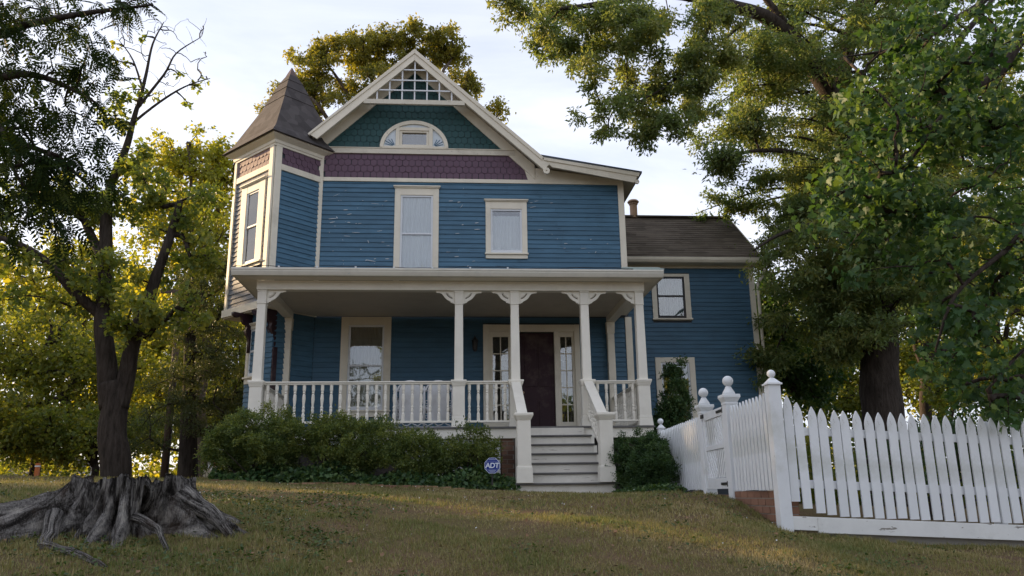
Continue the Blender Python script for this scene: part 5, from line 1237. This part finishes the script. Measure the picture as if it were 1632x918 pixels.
t.limb([V3(168, 430, 16), V3(140, 360, 16.4), V3(105, 300, 16.8), V3(70, 250, 17)], 0.10, 0.03, 8, 0.05)
t.limb([V3(222, 170, 16), V3(235, 120, 16), V3(245, 70, 16), V3(262, 35, 16)], 0.045, 0.008, 6, 0.04); t.limb([V3(222, 172, 16), V3(262, 120, 16), V3(280, 85, 15.9), V3(318, 60, 15.8)], 0.034, 0.007, 6, 0.04)
t.limb([V3(215, 195, 16), V3(265, 155, 15.9), V3(300, 135, 15.8), V3(335, 125, 15.8)], 0.032, 0.007, 6, 0.03); t.limb([V3(230, 145, 16), V3(212, 95, 16.1), V3(190, 65, 16.1)], 0.03, 0.007, 6, 0.03)
bare = np.array([V3(RNG.uniform(175, 330), RNG.uniform(25, 150), RNG.uniform(15.5, 16.5)) for _ in range(130)])
cs = []
for (x, y, Y, r, k) in ((60, 400, 15.6, (1.2, 1.0, 0.6), 9), (140, 430, 15.6, (1.0, 0.9, 0.6), 8), (110, 330, 16.4, (1.1, 0.9, 0.8), 9), (250, 490, 15.4, (1.0, 0.9, 0.6), 12), (290, 400, 15.6, (0.9, 0.8, 0.8), 12), (200, 320, 16.2, (0.9, 0.9, 0.7), 9), (300, 330, 15.8, (0.8, 0.7, 0.6), 8), (30, 330, 16, (0.8, 0.8, 0.7), 7), (185, 520, 15.2, (0.5, 0.4, 0.2), 3), (215, 255, 16, (0.5, 0.5, 0.5), 6), (240, 300, 15.9, (0.6, 0.6, 0.5), 5), (195, 180, 16, (0.35, 0.4, 0.5), 4), (80, 480, 15.5, (0.9, 0.7, 0.3), 4)):
    cs.append(ellipsoid_pts(V3(x, y, Y), r, k, hollow=0.2))
cs = np.concatenate(cs)
few = np.array([V3(x, y, 16) for x, y in ((185, 70), (180, 95), (200, 100), (330, 125), (310, 140), (285, 120), (245, 150), (300, 165), (225, 60))])
t.finish(np.concatenate([cs, few]), np.concatenate([RNG.uniform(0.26, 0.5, len(cs)), np.full(len(few), 0.13)]), 9500, 0.115, M['lf_left'], 0.75, 7, 0.3, 0.6, tip=0.012, bare=bare, crown='crown')

# golden tree close behind the turret
b = base_of(322, 27)
t = Tree('golden_tree', 'sunlit golden green tree with slender stems left of the turret', b, bark='bark_warm')
for tx, ty in ((320, 330), (290, 300), (355, 280), (260, 330), (300, 230)):
    t.limb([(b[0], 27, b[2]-0.2), V3(322, 640, 27), V3(0.4*tx+0.6*322, 500, 27), V3(tx, ty, 27+RNG.uniform(-1, 1))], 0.20, 0.04, 8, 0.15)
cs = np.concatenate([ellipsoid_pts(V3(x, y, 27), r, k, hollow=0.25) for x, y, r, k in ((310, 290, (1.9, 1.5, 1.9), 55), (350, 390, (1.4, 1.3, 1.9), 34), (260, 380, (1.6, 1.5, 1.9), 38), (330, 500, (1.6, 1.4, 1.7), 30), (265, 250, (0.9, 0.9, 0.9), 12), (365, 260, (0.8, 0.8, 0.9), 12))])
t.finish(cs, RNG.uniform(0.40, 0.75, len(cs)), 22000, 0.15, M['lf_gold'], 0.6, 8, 0.2, 0.8, tip=0.014)

# cedar
b = base_of(300, 22)
t = Tree('cedar_tree', 'dark feathery cedar with a bare lower trunk left of the porch', b)
t.limb([(b[0], 22, b[2]-0.2), V3(300, 700, 22), V3(302, 600, 22), V3(305, 500, 22), V3(312, 405, 22)], 0.29, 0.05, 12, 0.05)
cs = []
for k in range(120):
    f = RNG.random(); z = b[2]+1.1+5.2*f; rr = (1.65*(1-0.62*f))*RNG.uniform(0.35, 1.0); a = RNG.random()*6.28
    cs.append((b[0]+0.15+rr*math.cos(a), 22+rr*math.sin(a), z-0.25*rr))
t.finish(np.array(cs), RNG.uniform(0.32, 0.55, 120), 34000, 0.085, M['lf_cedar'], 0.30, 9, 0.15, 0.55, tip=0.011)

# trees further back on the left
BG = 'trees beyond the lawn on the left'
def back_tree(label, px, Y, ells, n, leaf, mat, k=60, rad=(0.7, 1.3), tr=0.22, group=BG, name='background_tree', width=0.7):
    b = base_of(px, Y); t = Tree(name, label, b, group=group)
    cs = np.concatenate([ellipsoid_pts(V3(x, y, Y+dy), r, int(k*w), hollow=0.3) for x, y, dy, r, w in ells]); cs = cs[cs[:, 2] > b[2]+0.7]
    c = cs.mean(0); topz = cs[:, 2].max()
    t.limb([(b[0], Y, b[2]-0.3), (b[0]*0.8+c[0]*0.2, Y, b[2]+(c[2]-b[2])*0.4), (c[0], c[1], c[2]), (c[0]+0.3, c[1], topz-0.8)], tr, 0.05, 8, 0.2)
    for j in range(4):
        e = cs[RNG.integers(0, len(cs))]; t.limb([(b[0]*0.8+c[0]*0.2, Y, b[2]+(c[2]-b[2])*0.35), tuple((np.array([b[0], Y, c[2]])+e)/2), tuple(e)], tr*0.5, 0.03, 6, 0.1)
    return t.finish(cs, RNG.uniform(*rad, len(cs)), n, leaf, mat, width, 8, 0.25, 0.75, tip=0.016)
back_tree('yellow green tree glowing low behind the double-stemmed tree', 245, 36, [(250, 620, 0, (3.0, 2.0, 2.4), 1), (240, 520, 0, (2.4, 2, 1.8), 0.6)], 16000, 0.20, M['lf_gold'], 70)
back_tree('spreading green tree at the far left edge of the lawn', 60, 30, [(40, 560, 0, (3.0, 2.4, 1.8), 1), (120, 600, -1, (2.4, 2, 1.4), 0.7), (30, 670, -2, (2.4, 2, 1.0), 0.6)], 22000, 0.16, M['lf_back'], 75)
back_tree('tall yellow green tree between the yard tree and the left edge', 110, 42, [(130, 450, 0, (4.0, 2.5, 2.8), 1), (60, 470, 0, (3.0, 2, 2.4), 0.6), (190, 590, 0, (3.0, 2, 2.6), 0.6)], 16000, 0.22, M['lf_gold'], 70)
back_tree('low dark green tree behind the trunk of the double-stemmed tree', 150, 27, [(120, 690, 0, (2.4, 1.6, 0.8), 1), (210, 690, 1, (1.6, 1.4, 0.8), 0.5), (60, 715, 0, (1.6, 1.5, 0.5), 0.5)], 14000, 0.13, M['lf_left'], 60, (0.5, 0.9), 0.14)
back_tree('dense green tree filling the gap left of the porch post', 375, 33, [(380, 560, 0, (2.2, 2, 2.6), 1), (350, 660, 0, (2.0, 2, 1.6), 0.6), (420, 470, 1, (1.8, 1.6, 2.0), 0.5)], 14000, 0.17, M['lf_back'], 60)
# unseen trees left of the frame, added to block the low sun
for k, (x, y, h) in enumerate(((-15.2, 21.5, 9.0), (-19, 27, 8), (-13.5, 13.5, 6))):
    b = (x, y, gz(x, y)); t = Tree('background_tree', 'unseen shading tree left of the lawn, %s' % ('tallest of the three, added to keep sun off the gate', 'farthest of the three', 'nearest of the three to the street')[k], b, group=BG)
    t.limb([(x, y, b[2]-0.2), (x+0.2, y, h*0.4), (x, y+0.2, h*0.9)], 0.3, 0.06, 8, 0.2)
    cs = np.concatenate([ellipsoid_pts((x, y, h*0.62), (2.6, 2.6, h*0.33), 46, hollow=0.2)])
    t.finish(cs, RNG.uniform(0.8, 1.3, len(cs)), 7500, 0.30, M['lf_back'], 0.7, 7, 0.25, 0.75, tip=0.016)

# tree behind the gable
b = (-2.4, 33, gz(-2.4, 33))
t = Tree('tall_oak', 'broad sunlit oak crown rising behind the gable and turret', b, bark='bark_warm')
t.limb([(b[0], 33, b[2]-0.2), (-2.5, 33, 8), V3(640, 200, 33), V3(655, 90, 33)], 0.45, 0.10, 12, 0.2)
for ex, ey in ((470, 150), (520, 100), (580, 70), (720, 90), (745, 140), (600, 130), (680, 60), (790, 190)):
    t.limb([(-2.5, 33, 9.5), V3(0.5*ex+320, 240, 33), V3(0.8*ex+0.2*640, ey*0.7+60, 33+RNG.uniform(-1, 1)), V3(ex, ey, 33+RNG.uniform(-1.5, 1.5))], 0.16, 0.03, 7, 0.2)
cs = np.concatenate([ellipsoid_pts(V3(x, y, 33), r, k, hollow=0.25) for x, y, r, k in ((530, 110, (2.0, 2, 1.3), 42), (580, 85, (1.6, 2, 1.0), 30), (480, 150, (1.3, 1.6, 1.1), 24), (660, 75, (1.7, 2, 0.8), 30), (715, 80, (1.2, 1.6, 0.9), 22), (560, 180, (2.4, 2, 1.4), 30), (735, 140, (0.8, 1.4, 1.0), 14), (640, 140, (2.2, 2, 1.4), 26), (790, 185, (0.5, 1, 0.4), 7), (450, 175, (0.8, 1.2, 0.9), 12), (610, 60, (0.9, 1.0, 0.5), 8))])
t.finish(cs, RNG.uniform(0.35, 0.62, len(cs)), 40000, 0.165, M['lf_house'], 0.5, 8, 0.2, 0.75, tip=0.014)

# willow oak on the right
b = base_of(1405, 18.5); b = (b[0], 18.5, gz(b[0], 18.5))
t = Tree('willow_oak', 'huge willow oak with a thick dark trunk behind the picket fence', b)
t.limb([(b[0], 18.5, b[2]-0.3), V3(1406, 650, 18.5), V3(1402, 540, 18.5), V3(1398, 430, 18.5), V3(1375, 300, 18.5), V3(1335, 180, 18.4)], 0.50, 0.30, 20, 0.08)
t.limb([V3(1335, 180, 18.4), V3(1300, 110, 18.2), V3(1258, 62, 18.0), V3(1205, 22, 17.6), V3(1140, 2, 17.2), V3(1070, -8, 16.8), V3(960, 5, 16.5), V3(890, 15, 16.3)], 0.27, 0.04, 10, 0.12)
t.limb([V3(1335, 180, 18.4), V3(1350, 80, 18.8), V3(1380, -20, 19), V3(1400, -140, 19)], 0.26, 0.10, 10, 0.1)
t.limb([V3(1258, 62, 18), V3(1230, 10, 17.8), V3(1190, -50, 17.5)], 0.14, 0.05, 8, 0.1)
t.limb([V3(1380, 330, 18.5), V3(1440, 200, 19), V3(1520, 80, 19.5), V3(1600, -20, 20)], 0.2, 0.06, 9, 0.12)
t.limb([V3(1370, 290, 18.4), V3(1290, 250, 17.4), V3(1210, 240, 16.6), V3(1150, 255, 16)], 0.10, 0.02, 7, 0.08)
t.limb([V3(1385, 360, 18.4), V3(1320, 350, 17.2), V3(1250, 370, 16.2), V3(1200, 400, 15.8)], 0.09, 0.02, 7, 0.08)
t.limb([V3(1140, 2, 17.2), V3(1120, 70, 16.8), V3(1070, 130, 16.4), V3(1010, 165, 16.2)], 0.06, 0.014, 6, 0.06)
t.limb([V3(1205, 22, 17.6), V3(1160, 60, 17), V3(1110, 120, 16.6), V3(1090, 200, 16.4)], 0.05, 0.012, 6, 0.06)
hang = [(815, 8, .3), (835, 22, .38), (865, 42, .45), (890, 20, .45), (905, 70, .42), (925, 35, .45), (940, 95, .36), (955, 60, .42), (975, 25, .5), (945, 140, .28), (960, 175, .22), (995, 75, .42), (1010, 30, .5), (1000, 130, .40), (985, 165, .35), (970, 205, .25), (1020, 180, .42), (1045, 150, .42), (1050, 90, .4), (1060, 35, .5), (1065, 190, .38), (1085, 215, .3), (1040, 205, .35), (1090, 140, .36), (1100, 170, .3), (1105, 90, .4), (1120, 40, .5), (1130, 120, .36), (1010, 215, .22), (1150, 80, .5), (1165, 30, .5), (1075, 120, .3), (880, 90, .22), (1030, 60, .4)]
cs = [np.array([V3(x, y, 16.4+RNG.uniform(-0.9, 0.9)) for x, y, r in hang]), np.array([V3(x+RNG.normal()*22, y+RNG.normal()*14, 16.6+RNG.uniform(-1, 1)) for x, y, r in hang])]
rs = [np.array([r for _, _, r in hang])*1.05, np.array([r for _, _, r in hang])*0.9]
# layered boughs up the whole height of the trunk
TP = np.array([V3(1406, 650, 18.5), V3(1402, 540, 18.5), V3(1398, 430, 18.5), V3(1375, 300, 18.5), V3(1335, 180, 18.4), V3(1350, 80, 18.8), V3(1380, -20, 19), V3(1400, -140, 19)])
def trunk_at(z): return np.array([np.interp(z, TP[:, 2], TP[:, 0]), np.interp(z, TP[:, 2], TP[:, 1]), z])
bc, br_ = [], []
for k in range(86):
    z = 3.4+10.2*((k+RNG.random())/66); az = k*2.399+RNG.normal()*0.35
    if k >= 66: z = 3.2+4.2*((k-66+RNG.random())/20); az = math.pi*1.12+RNG.normal()*0.75
    L = RNG.uniform(2.3, 4.3)*(0.72 if z < 4.6 else 1.0)
    d = np.array([math.cos(az), math.sin(az), 0.0]); S_ = trunk_at(z); up = RNG.uniform(0.05, 0.30)*L; E_ = S_+d*L+np.array([0, 0, up-0.16*L])
    if E_[0] < 6.3 and z < 8: E_[0] = 6.3+RNG.random()*0.5
    mid = (S_+E_)/2+np.array([0, 0, up*0.55]); t.limb([S_, mid, E_], 0.055, 0.010, 6, 0.10)
    nrm = np.array([-d[1], d[0], 0])
    for j in range(12):
        f = RNG.uniform(0.28, 1.06); p = (1-f)**2*S_+2*f*(1-f)*mid+f*f*E_
        bc.append(p+nrm*RNG.normal()*0.62*(1.15-0.5*f)+np.array([0, 0, RNG.normal()*0.13])); br_.append(RNG.uniform(0.26, 0.52))
cs.append(np.array(bc)); rs.append(np.array(br_))
for x, y, Y, r, k in ((1520, 150, 19.5, (2.2, 2, 1.9), 40), (1600, 300, 20, (2.0, 2, 2.0), 34), (1470, 60, 18.5, (1.8, 1.2, 1.3), 22), (1160, 265, 16.6, (0.45, 0.7, 0.3), 9), (1185, 205, 16.8, (0.6, 0.8, 0.5), 12), (1230, 110, 17.6, (1.2, 1.3, 1.0), 24), (1215, 585, 19, (0.5, 0.7, 0.5), 6)):
    p = ellipsoid_pts(V3(x, y, Y), np.array(r), k, hollow=0.15); cs.append(p); rs.append(RNG.uniform(0.34, 0.62, k))
hc, hr = np.concatenate(cs[:2]), np.concatenate(rs[:2]); hc = np.concatenate([hc, hc+RNG.normal(size=hc.shape)*0.22]); hr = np.concatenate([hr, hr*0.8])
v, f, var, pos = cloud(hc, hr, 36000, 0.105, 0.40, 8, 0.5, 0.85, RH, spread=0.19)
reg(bpy.data.objects.new('hanging_sprays', np_mesh('hanging_sprays', v, f, M['lf_oak'], np.clip(var*0.75+0.25, 0, 1))), t.o, Matrix())
t.finish(np.concatenate(cs), np.concatenate(rs), 185000, 0.125, M['lf_oak'], 0.36, 10, 0.30, 0.42, tip=0.006, spread=0.17, gain=1.0)

# trees beyond the fence
RG = 'trees behind the fence on the right'
back_tree('bright green sapling at the rear corner of the wing', 1235, 23, [(1235, 560, 0, (0.9, 1, 1.3), 1), (1220, 480, 0, (0.5, 0.8, 0.9), 0.5), (1290, 600, 0, (1.0, 1, 0.9), 0.6)], 12000, 0.13, M['lf_maple'], 50, (0.4, 0.7), 0.09, RG)
back_tree('light green tree low behind the right side of the picket fence', 1500, 34, [(1490, 600, 0, (2.6, 2, 1.8), 1), (1590, 560, 0, (2.2, 2, 2.0), 0.6), (1400, 560, 1, (2.5, 2, 1.6), 0.5)], 14000, 0.19, M['lf_back'], 60, (0.6, 1.1), 0.2, RG)
back_tree('dark tree behind the fence left of the willow oak trunk', 1300, 26, [(1300, 560, 0, (1.7, 1.6, 1.9), 1), (1340, 640, -1, (1.6, 1.5, 1.0), 0.6), (1420, 470, 1, (1.6, 1.5, 1.2), 0.5)], 16000, 0.14, M['lf_left'], 60, (0.5, 0.9), 0.18, RG)
back_tree('shadowed tree at the far right behind the maple', 1600, 24, [(1590, 480, 0, (2.2, 1.8, 2.6), 1), (1560, 620, -1, (1.8, 1.5, 1.2), 0.6), (1500, 420, 1, (1.2, 1.3, 1.2), 0.4)], 14000, 0.15, M['lf_left'], 60, (0.5, 0.9), 0.2, RG)
shrub('fence_shrub', 'dark shrub behind the pickets at the right edge', 'shrub', [(tuple(V3(1480, 740, 11)), (0.9, 0.7, 0.55)), (tuple(V3(1590, 730, 11)), (0.8, 0.7, 0.6))], 9000, 0.07, M['lf_box'], None, 80, 0.26)

back_tree('tall full green tree rising behind the willow oak', 1480, 28, [(1440, 260, 0, (3.2, 2.5, 3.2), 1), (1560, 180, 1, (3.2, 2.5, 3.2), 1), (1350, 330, 1, (2.2, 2.2, 2.6), 0.7), (1600, 400, 0, (2.6, 2, 2.4), 0.7), (1480, 420, 1, (2.0, 2, 1.6), 0.5)], 30000, 0.19, M['lf_back'], 60, (0.6, 1.1), 0.25, RG)
def undergrowth(name, label, x0, x1, y0, y1, h, n, leaf, mat):
    x = RNG.uniform(x0, x1, n); y = RNG.uniform(y0, y1, n); hh = h*(0.55+0.45*np.sin(x*0.9+1)*np.sin(x*0.37+y*0.5))
    z = ground_z(x, y)+RNG.random(n)*np.maximum(hh, 0.3)
    v, f, m_ = place(RH, np.stack([x, y, z], 1), RNG.normal(size=(n, 3)), leaf*RNG.uniform(0.6, 1.3, n), 0.7)
    o = reg(bpy.data.objects.new(name, np_mesh(name, v, f, mat, np.repeat(RNG.random(n), m_))), None, Matrix()); tag(o, label, 'undergrowth', kind='stuff')
undergrowth('undergrowth', 'dark leafy undergrowth beyond the white picket fence', 6.2, 30, 20, 27, 3.0, 30000, 0.22, M['lf_left'])
undergrowth('undergrowth', 'leafy undergrowth along the far edge of the left lawn', -30, -9.6, 30, 36, 1.7, 9000, 0.2, M['lf_back'])
# trees across the street, behind the viewer: they shade the front and mirror in the panes
for k, (x, y, h) in enumerate(((-2.4, -16, 13.5), (-8, -22, 7.5), (6.5, -20, 7.5), (15, -17, 8))):
    b = (x, y, gz(x, y)); t = Tree('street_tree', ('tall street tree opposite the upper front window', 'low street tree opposite the stump', 'low street tree opposite the front steps', 'low street tree opposite the rear wing')[k], b)
    t.limb([(x, y, b[2]-0.2), (x+0.2, y, h*0.4), (x, y+0.2, h*0.9)], 0.3, 0.06, 8, 0.2)
    cs = ellipsoid_pts((x, y, h*0.52), (2.0 if h > 10 else 3.0, 2.0, h*0.44), 60, hollow=0.2)
    t.finish(cs, RNG.uniform(0.9, 1.5, len(cs)), 5200, 0.34, M['lf_back'], 0.7, 7, 0.25, 0.75, tip=0.016)

# maple whose boughs hang in from the right, with its nearest leaves one by one
b = (9.2, 9.5, gz(9.2, 9.5))
t = Tree('maple_tree', 'maple with large green leaves hanging in from the right edge', b)
t.limb([(b[0], 9.5, b[2]-0.2), (9.1, 9.5, 3.0), (8.9, 9.4, 7.0)], 0.22, 0.09, 12, 0.05)
t.limb([(9.1, 9.5, 2.6), V3(1660, 85, 8.6), V3(1590, 118, 8.4), V3(1520, 165, 8.2), V3(1470, 225, 8.1), V3(1420, 300, 8.0)], 0.07, 0.010, 7, 0.04)
t.limb([(9.0, 9.5, 4.8), V3(1640, -10, 8.8), V3(1540, 20, 8.6), V3(1460, 70, 8.4), V3(1350, 90, 8.3)], 0.06, 0.010, 7, 0.04)
t.limb([(9.1, 9.5, 1.9), V3(1700, 330, 8.2), V3(1600, 400, 7.9), V3(1520, 470, 7.8), V3(1490, 560, 7.8)], 0.05, 0.010, 7, 0.04)
t.limb([(9.1, 9.5, 1.6), V3(1720, 520, 8.2), V3(1630, 560, 7.9), V3(1570, 620, 7.8)], 0.04, 0.008, 6, 0.03)
poly = [(1400, 40), (1335, 180), (1305, 330), (1350, 430), (1460, 470), (1480, 600), (1545, 650), (1660, 690), (1660, -20), (1440, -20)]
def inside(x, y):
    r = False
    for i in range(len(poly)):
        (x0, y0), (x1, y1) = poly[i], poly[i-1]
        if (y0 > y) != (y1 > y) and x < (x1-x0)*(y-y0)/(y1-y0)+x0: r = not r
    return r
cs = []
while len(cs) < 260:
    x, y = RNG.uniform(1240, 1660), RNG.uniform(-20, 690)
    if not inside(x, y): continue
    g = math.sin(x*0.021+1)*math.sin(y*0.017+0.6*math.sin(x*0.01))
    if g < -0.35 and RNG.random() < 0.6: continue
    cs.append(V3(x, y, RNG.uniform(7.5, 9.4)))
cs = np.array(cs); rs = RNG.uniform(0.16, 0.32, len(cs))
twigs(t.lp, None, cs, 0.005, mb=t.mb, n=4)
v, f, var, pos = cloud(cs, rs, 9800, 0.088, 1.0, 7, 0.55, 0.7, MAPLE, spread=0.25)
nfc = len(MAPLE[1]); nvt = len(MAPLE[0])
dist = pos[:, 1]; order = np.argsort(dist); near = np.zeros(len(pos), bool); near[order[:300]] = True
VV = v.reshape(-1, nvt, 3); va = var.reshape(-1, nfc)
far = np.where(~near)[0]
fo = np_mesh('crown', VV[far].reshape(-1, 3), (MAPLE[1][None]+(np.arange(len(far))*nvt)[:, None, None]).reshape(-1, 3), M['lf_maple'], va[far].ravel())
co = reg(bpy.data.objects.new('crown', fo), t.o, Matrix()); co['kind'] = 'stuff'
for i in np.where(near)[0]:
    c = VV[i].mean(0); reg(bpy.data.objects.new('leaf', np_mesh('leaf', VV[i]-c, MAPLE[1], M['lf_maple'], va[i])), t.o, Matrix.Translation(Vector(c)))
t.mb.build('trunk', M['bark'], t.o, smooth=True)

# dark boughs that hang in from the upper left
b = (-6.6, 6.2, gz(-6.6, 6.2))
t = Tree('walnut_tree', 'dark boughs of feathery compound leaves hanging in at the upper left', b)
t.limb([(b[0], 6.2, b[2]-0.2), (-6.5, 6.2, 2.5), (-6.4, 6.2, 6.0)], 0.2, 0.09, 12, 0.05)
t.limb([(-6.45, 6.2, 3.6), V3(-60, 60, 6.6), V3(40, 40, 6.4), V3(140, 20, 6.2), V3(240, 5, 6.0)], 0.06, 0.008, 7, 0.04)
t.limb([(-6.45, 6.2, 3.2), V3(-60, 130, 6.4), V3(40, 120, 6.2), V3(110, 140, 6.1), V3(160, 165, 6.0)], 0.05, 0.007, 7, 0.04)
t.limb([(-6.45, 6.2, 2.7), V3(-60, 200, 6.4), V3(20, 225, 6.2), V3(90, 250, 6.1), V3(150, 300, 6.0)], 0.05, 0.007, 7, 0.04)
sp = [(10, 20), (60, 15), (110, 10), (170, 5), (225, 2), (30, 60), (80, 55), (130, 45), (15, 110), (55, 110), (95, 120), (130, 110), (30, 160), (70, 170), (110, 175), (150, 170), (15, 210), (50, 220), (90, 230), (125, 245), (150, 290), (20, 265), (60, 280), (100, 300), (15, 320), (50, 330), (80, 350), (5, 370), (140, 75), (150, 130), (165, 215), (-20, 100), (-20, 200), (-20, 300), (-25, 40), (5, 5), (40, 300), (70, 250), (30, 190), (60, 140), (200, 20), (35, 240), (0, 150)]
cs = np.array([V3(x, y, RNG.uniform(5.7, 6.8)) for x, y in sp]); rs = RNG.uniform(0.13, 0.24, len(cs))
twigs(t.lp, None, cs, 0.004, mb=t.mb, n=4)
v, f, var, pos = cloud(cs, rs, 1050, 0.20, 1.0, 6, 0.85, 0.7, PINN, spread=0.28)
reg(bpy.data.objects.new('crown', np_mesh('crown', v, f, M['lf_walnut'], var)), t.o, Matrix())
t.mb.build('trunk', M['bark'], t.o, smooth=True)
# ------------------------------------------------------------------ things far off on the left
p = at(262, 755, 24); zb = gz(p.x, 24)
pole = empty('utility_pole', (p.x, 24, zb), 'thin brown wooden utility pole between the yard tree and the cedar', 'pole')
MB().lathe([(0.115, 0), (0.10, 3.0), (0.085, 6.2)], 12, (p.x, 24, zb-0.2)).build('shaft', M['pole'], pole, smooth=True)
MB().box(p.x-0.55, 23.86, zb+5.45, p.x+0.55, 23.95, zb+5.56).build('crossarm', M['pole'], pole)
MB().tube([(p.x+0.11, 23.95, zb), (p.x+0.10, 23.95, zb+3)], 0.02, 6).build('conduit', M['iron'], pole)
# white house
M['far_white'] = paint('far_white_siding', (0.62, 0.64, 0.66), 0.7, 0.06)
fx = -17.9; fy = 60; fz = gz(fx, fy)
fh = empty('white_house', (fx, fy, fz), 'distant white house glimpsed between the cedar trunk and the porch shrub', 'house')
MB().box(fx-1.2, fy, fz-0.5, fx+7, fy+7, fz+5.4).build('wall', M['far_white'], fh)
MB().prism([(fx-1.6, fy-0.4, fz+5.4), (fx+7.4, fy-0.4, fz+5.4), (fx+2.9, fy-0.4, fz+8.4)], (0, 7.8, 0)).build('roof', M['roof_tower'], fh)
for x in (-0.75, 0.55, 1.9, 4.0, 5.6):
    for z in (0.9, 3.4):
        w_ = MB().box(fx+x, fy-0.06, fz+z, fx+x+0.7, fy+0.02, fz+z+1.35).build('window', M['sash'], fh); MB().box(fx+x+0.08, fy-0.08, fz+z+0.08, fx+x+0.62, fy-0.061, fz+z+1.27).build('pane', M['iron'], w_)
# little picket fence by the drive
p0 = at(324, 770, 25); p1 = at(366, 770, 25.6); zf = gz(p0.x, 25)
ff = empty('small_picket_fence', (p0.x, 25, zf), 'short pale picket fence by the drive left of the porch shrub', 'fence')
for k in range(11):
    f = k/10; x = p0.x+(p1.x-p0.x)*f; y = 25+0.6*f; h = 0.42+0.22*f
    z0 = zf
    MB().prism([(x-0.03, y, z0-0.1), (x+0.03, y, z0-0.1), (x+0.03, y, z0+h-0.05), (x, y, z0+h), (x-0.03, y, z0+h-0.05)], (0, 0.02, 0)).build('picket', M['cream'], ff)
for dz in (0.08, 0.3): MB().hexa([(p0.x, 25.021, z0+dz), (p1.x, 25.621, z0+dz), (p1.x, 25.65, z0+dz), (p0.x, 25.05, z0+dz), (p0.x, 25.021, z0+dz+0.05), (p1.x, 25.621, z0+dz+0.05), (p1.x, 25.65, z0+dz+0.05), (p0.x, 25.05, z0+dz+0.05)]).build('rail', M['cream'], ff)
# parked car, tail towards the viewer's left
cp = at(375, 770, 30); cz = gz(cp.x, 30)+0.0
carm = paint('silver_car_paint', (0.45, 0.50, 0.50), 0.25, 0.03, (0.3, 0.3, 0.3), 0.1)
car = empty('parked_car', (cp.x+1.6, 30, cz), 'pale parked car with a red tail lamp half hidden by the porch shrub', 'car')
prof_ = [(-2.1, 0.35), (-2.15, 0.75), (-2.05, 1.0), (-1.6, 1.05), (-1.15, 1.45), (0.3, 1.48), (0.95, 1.05), (1.95, 0.9), (2.1, 0.65), (2.1, 0.35)]
cxm = cp.x+1.6
MB().prism([(cxm+x, 29.2, cz+z) for x, z in prof_], (0, 1.7, 0)).build('body', carm, car, bevel=0.06)
for x in (-1.3, 1.3):
    for y in (29.17, 30.75):
        tm_ = MB().lathe([(0.31, 0), (0.31, 0.2)], 18).build('wheel', M['iron'], car); tm_.matrix_basis = Matrix.Translation((cxm+x, y+0.18, cz+0.31)) @ Matrix.Rotation(math.pi/2, 4, 'X')
MB().prism([(cxm-1.05, 29.19, cz+1.08), (cxm+0.75, 29.19, cz+1.08), (cxm+0.25, 29.19, cz+1.42), (cxm-0.95, 29.19, cz+1.42)], (0, 0.012, 0)).build('side_window', M['iron'], car)
mred, nt_, b_ = new_mat('red_lamp'); b_.inputs['Base Color'].default_value = (0.55, 0.01, 0.015, 1); b_.inputs['Roughness'].default_value = 0.2
for y in (29.18, 30.6): MB().box(cxm-2.17, y, cz+0.72, cxm-1.95, y+0.3, cz+1.02).build('tail_lamp', mred, car, bevel=0.02)
# grey garage and marker at the far left
q = at(35, 770, 40); qz = gz(q.x, 40)
gar = empty('grey_garage', (q.x, 40, qz), 'low pale garage far off at the left edge beyond the lawn', 'garage')
MB().box(q.x-1.4, 40, qz-1, q.x+2.0, 44, qz+1.25).build('wall', M['far_white'], gar); MB().prism([(q.x-1.6, 39.8, qz+1.25), (q.x+2.2, 39.8, qz+1.25), (q.x+0.3, 39.8, qz+2.1)], (0, 4.4, 0)).build('roof', M['roof_wing'], gar)
MB().box(q.x-0.9, 39.94, qz-0.8, q.x+0.6, 39.995, qz+0.9).build('garage_door', M['sash'], gar)
mk = at(58, 760, 23); mz = gz(mk.x, 23)
mo = MB().taper(mk.x, 23, mz-0.1, mz+0.42, 0.05, 0.045).build('marker_post', M['orange'], None); tag(mo, 'short orange marker post at the far left edge of the lawn', 'post')
MB().box(mk.x-0.055, 22.95, mz+0.32, mk.x+0.055, 23.05, mz+0.36).build('band', M['sash'], mo)
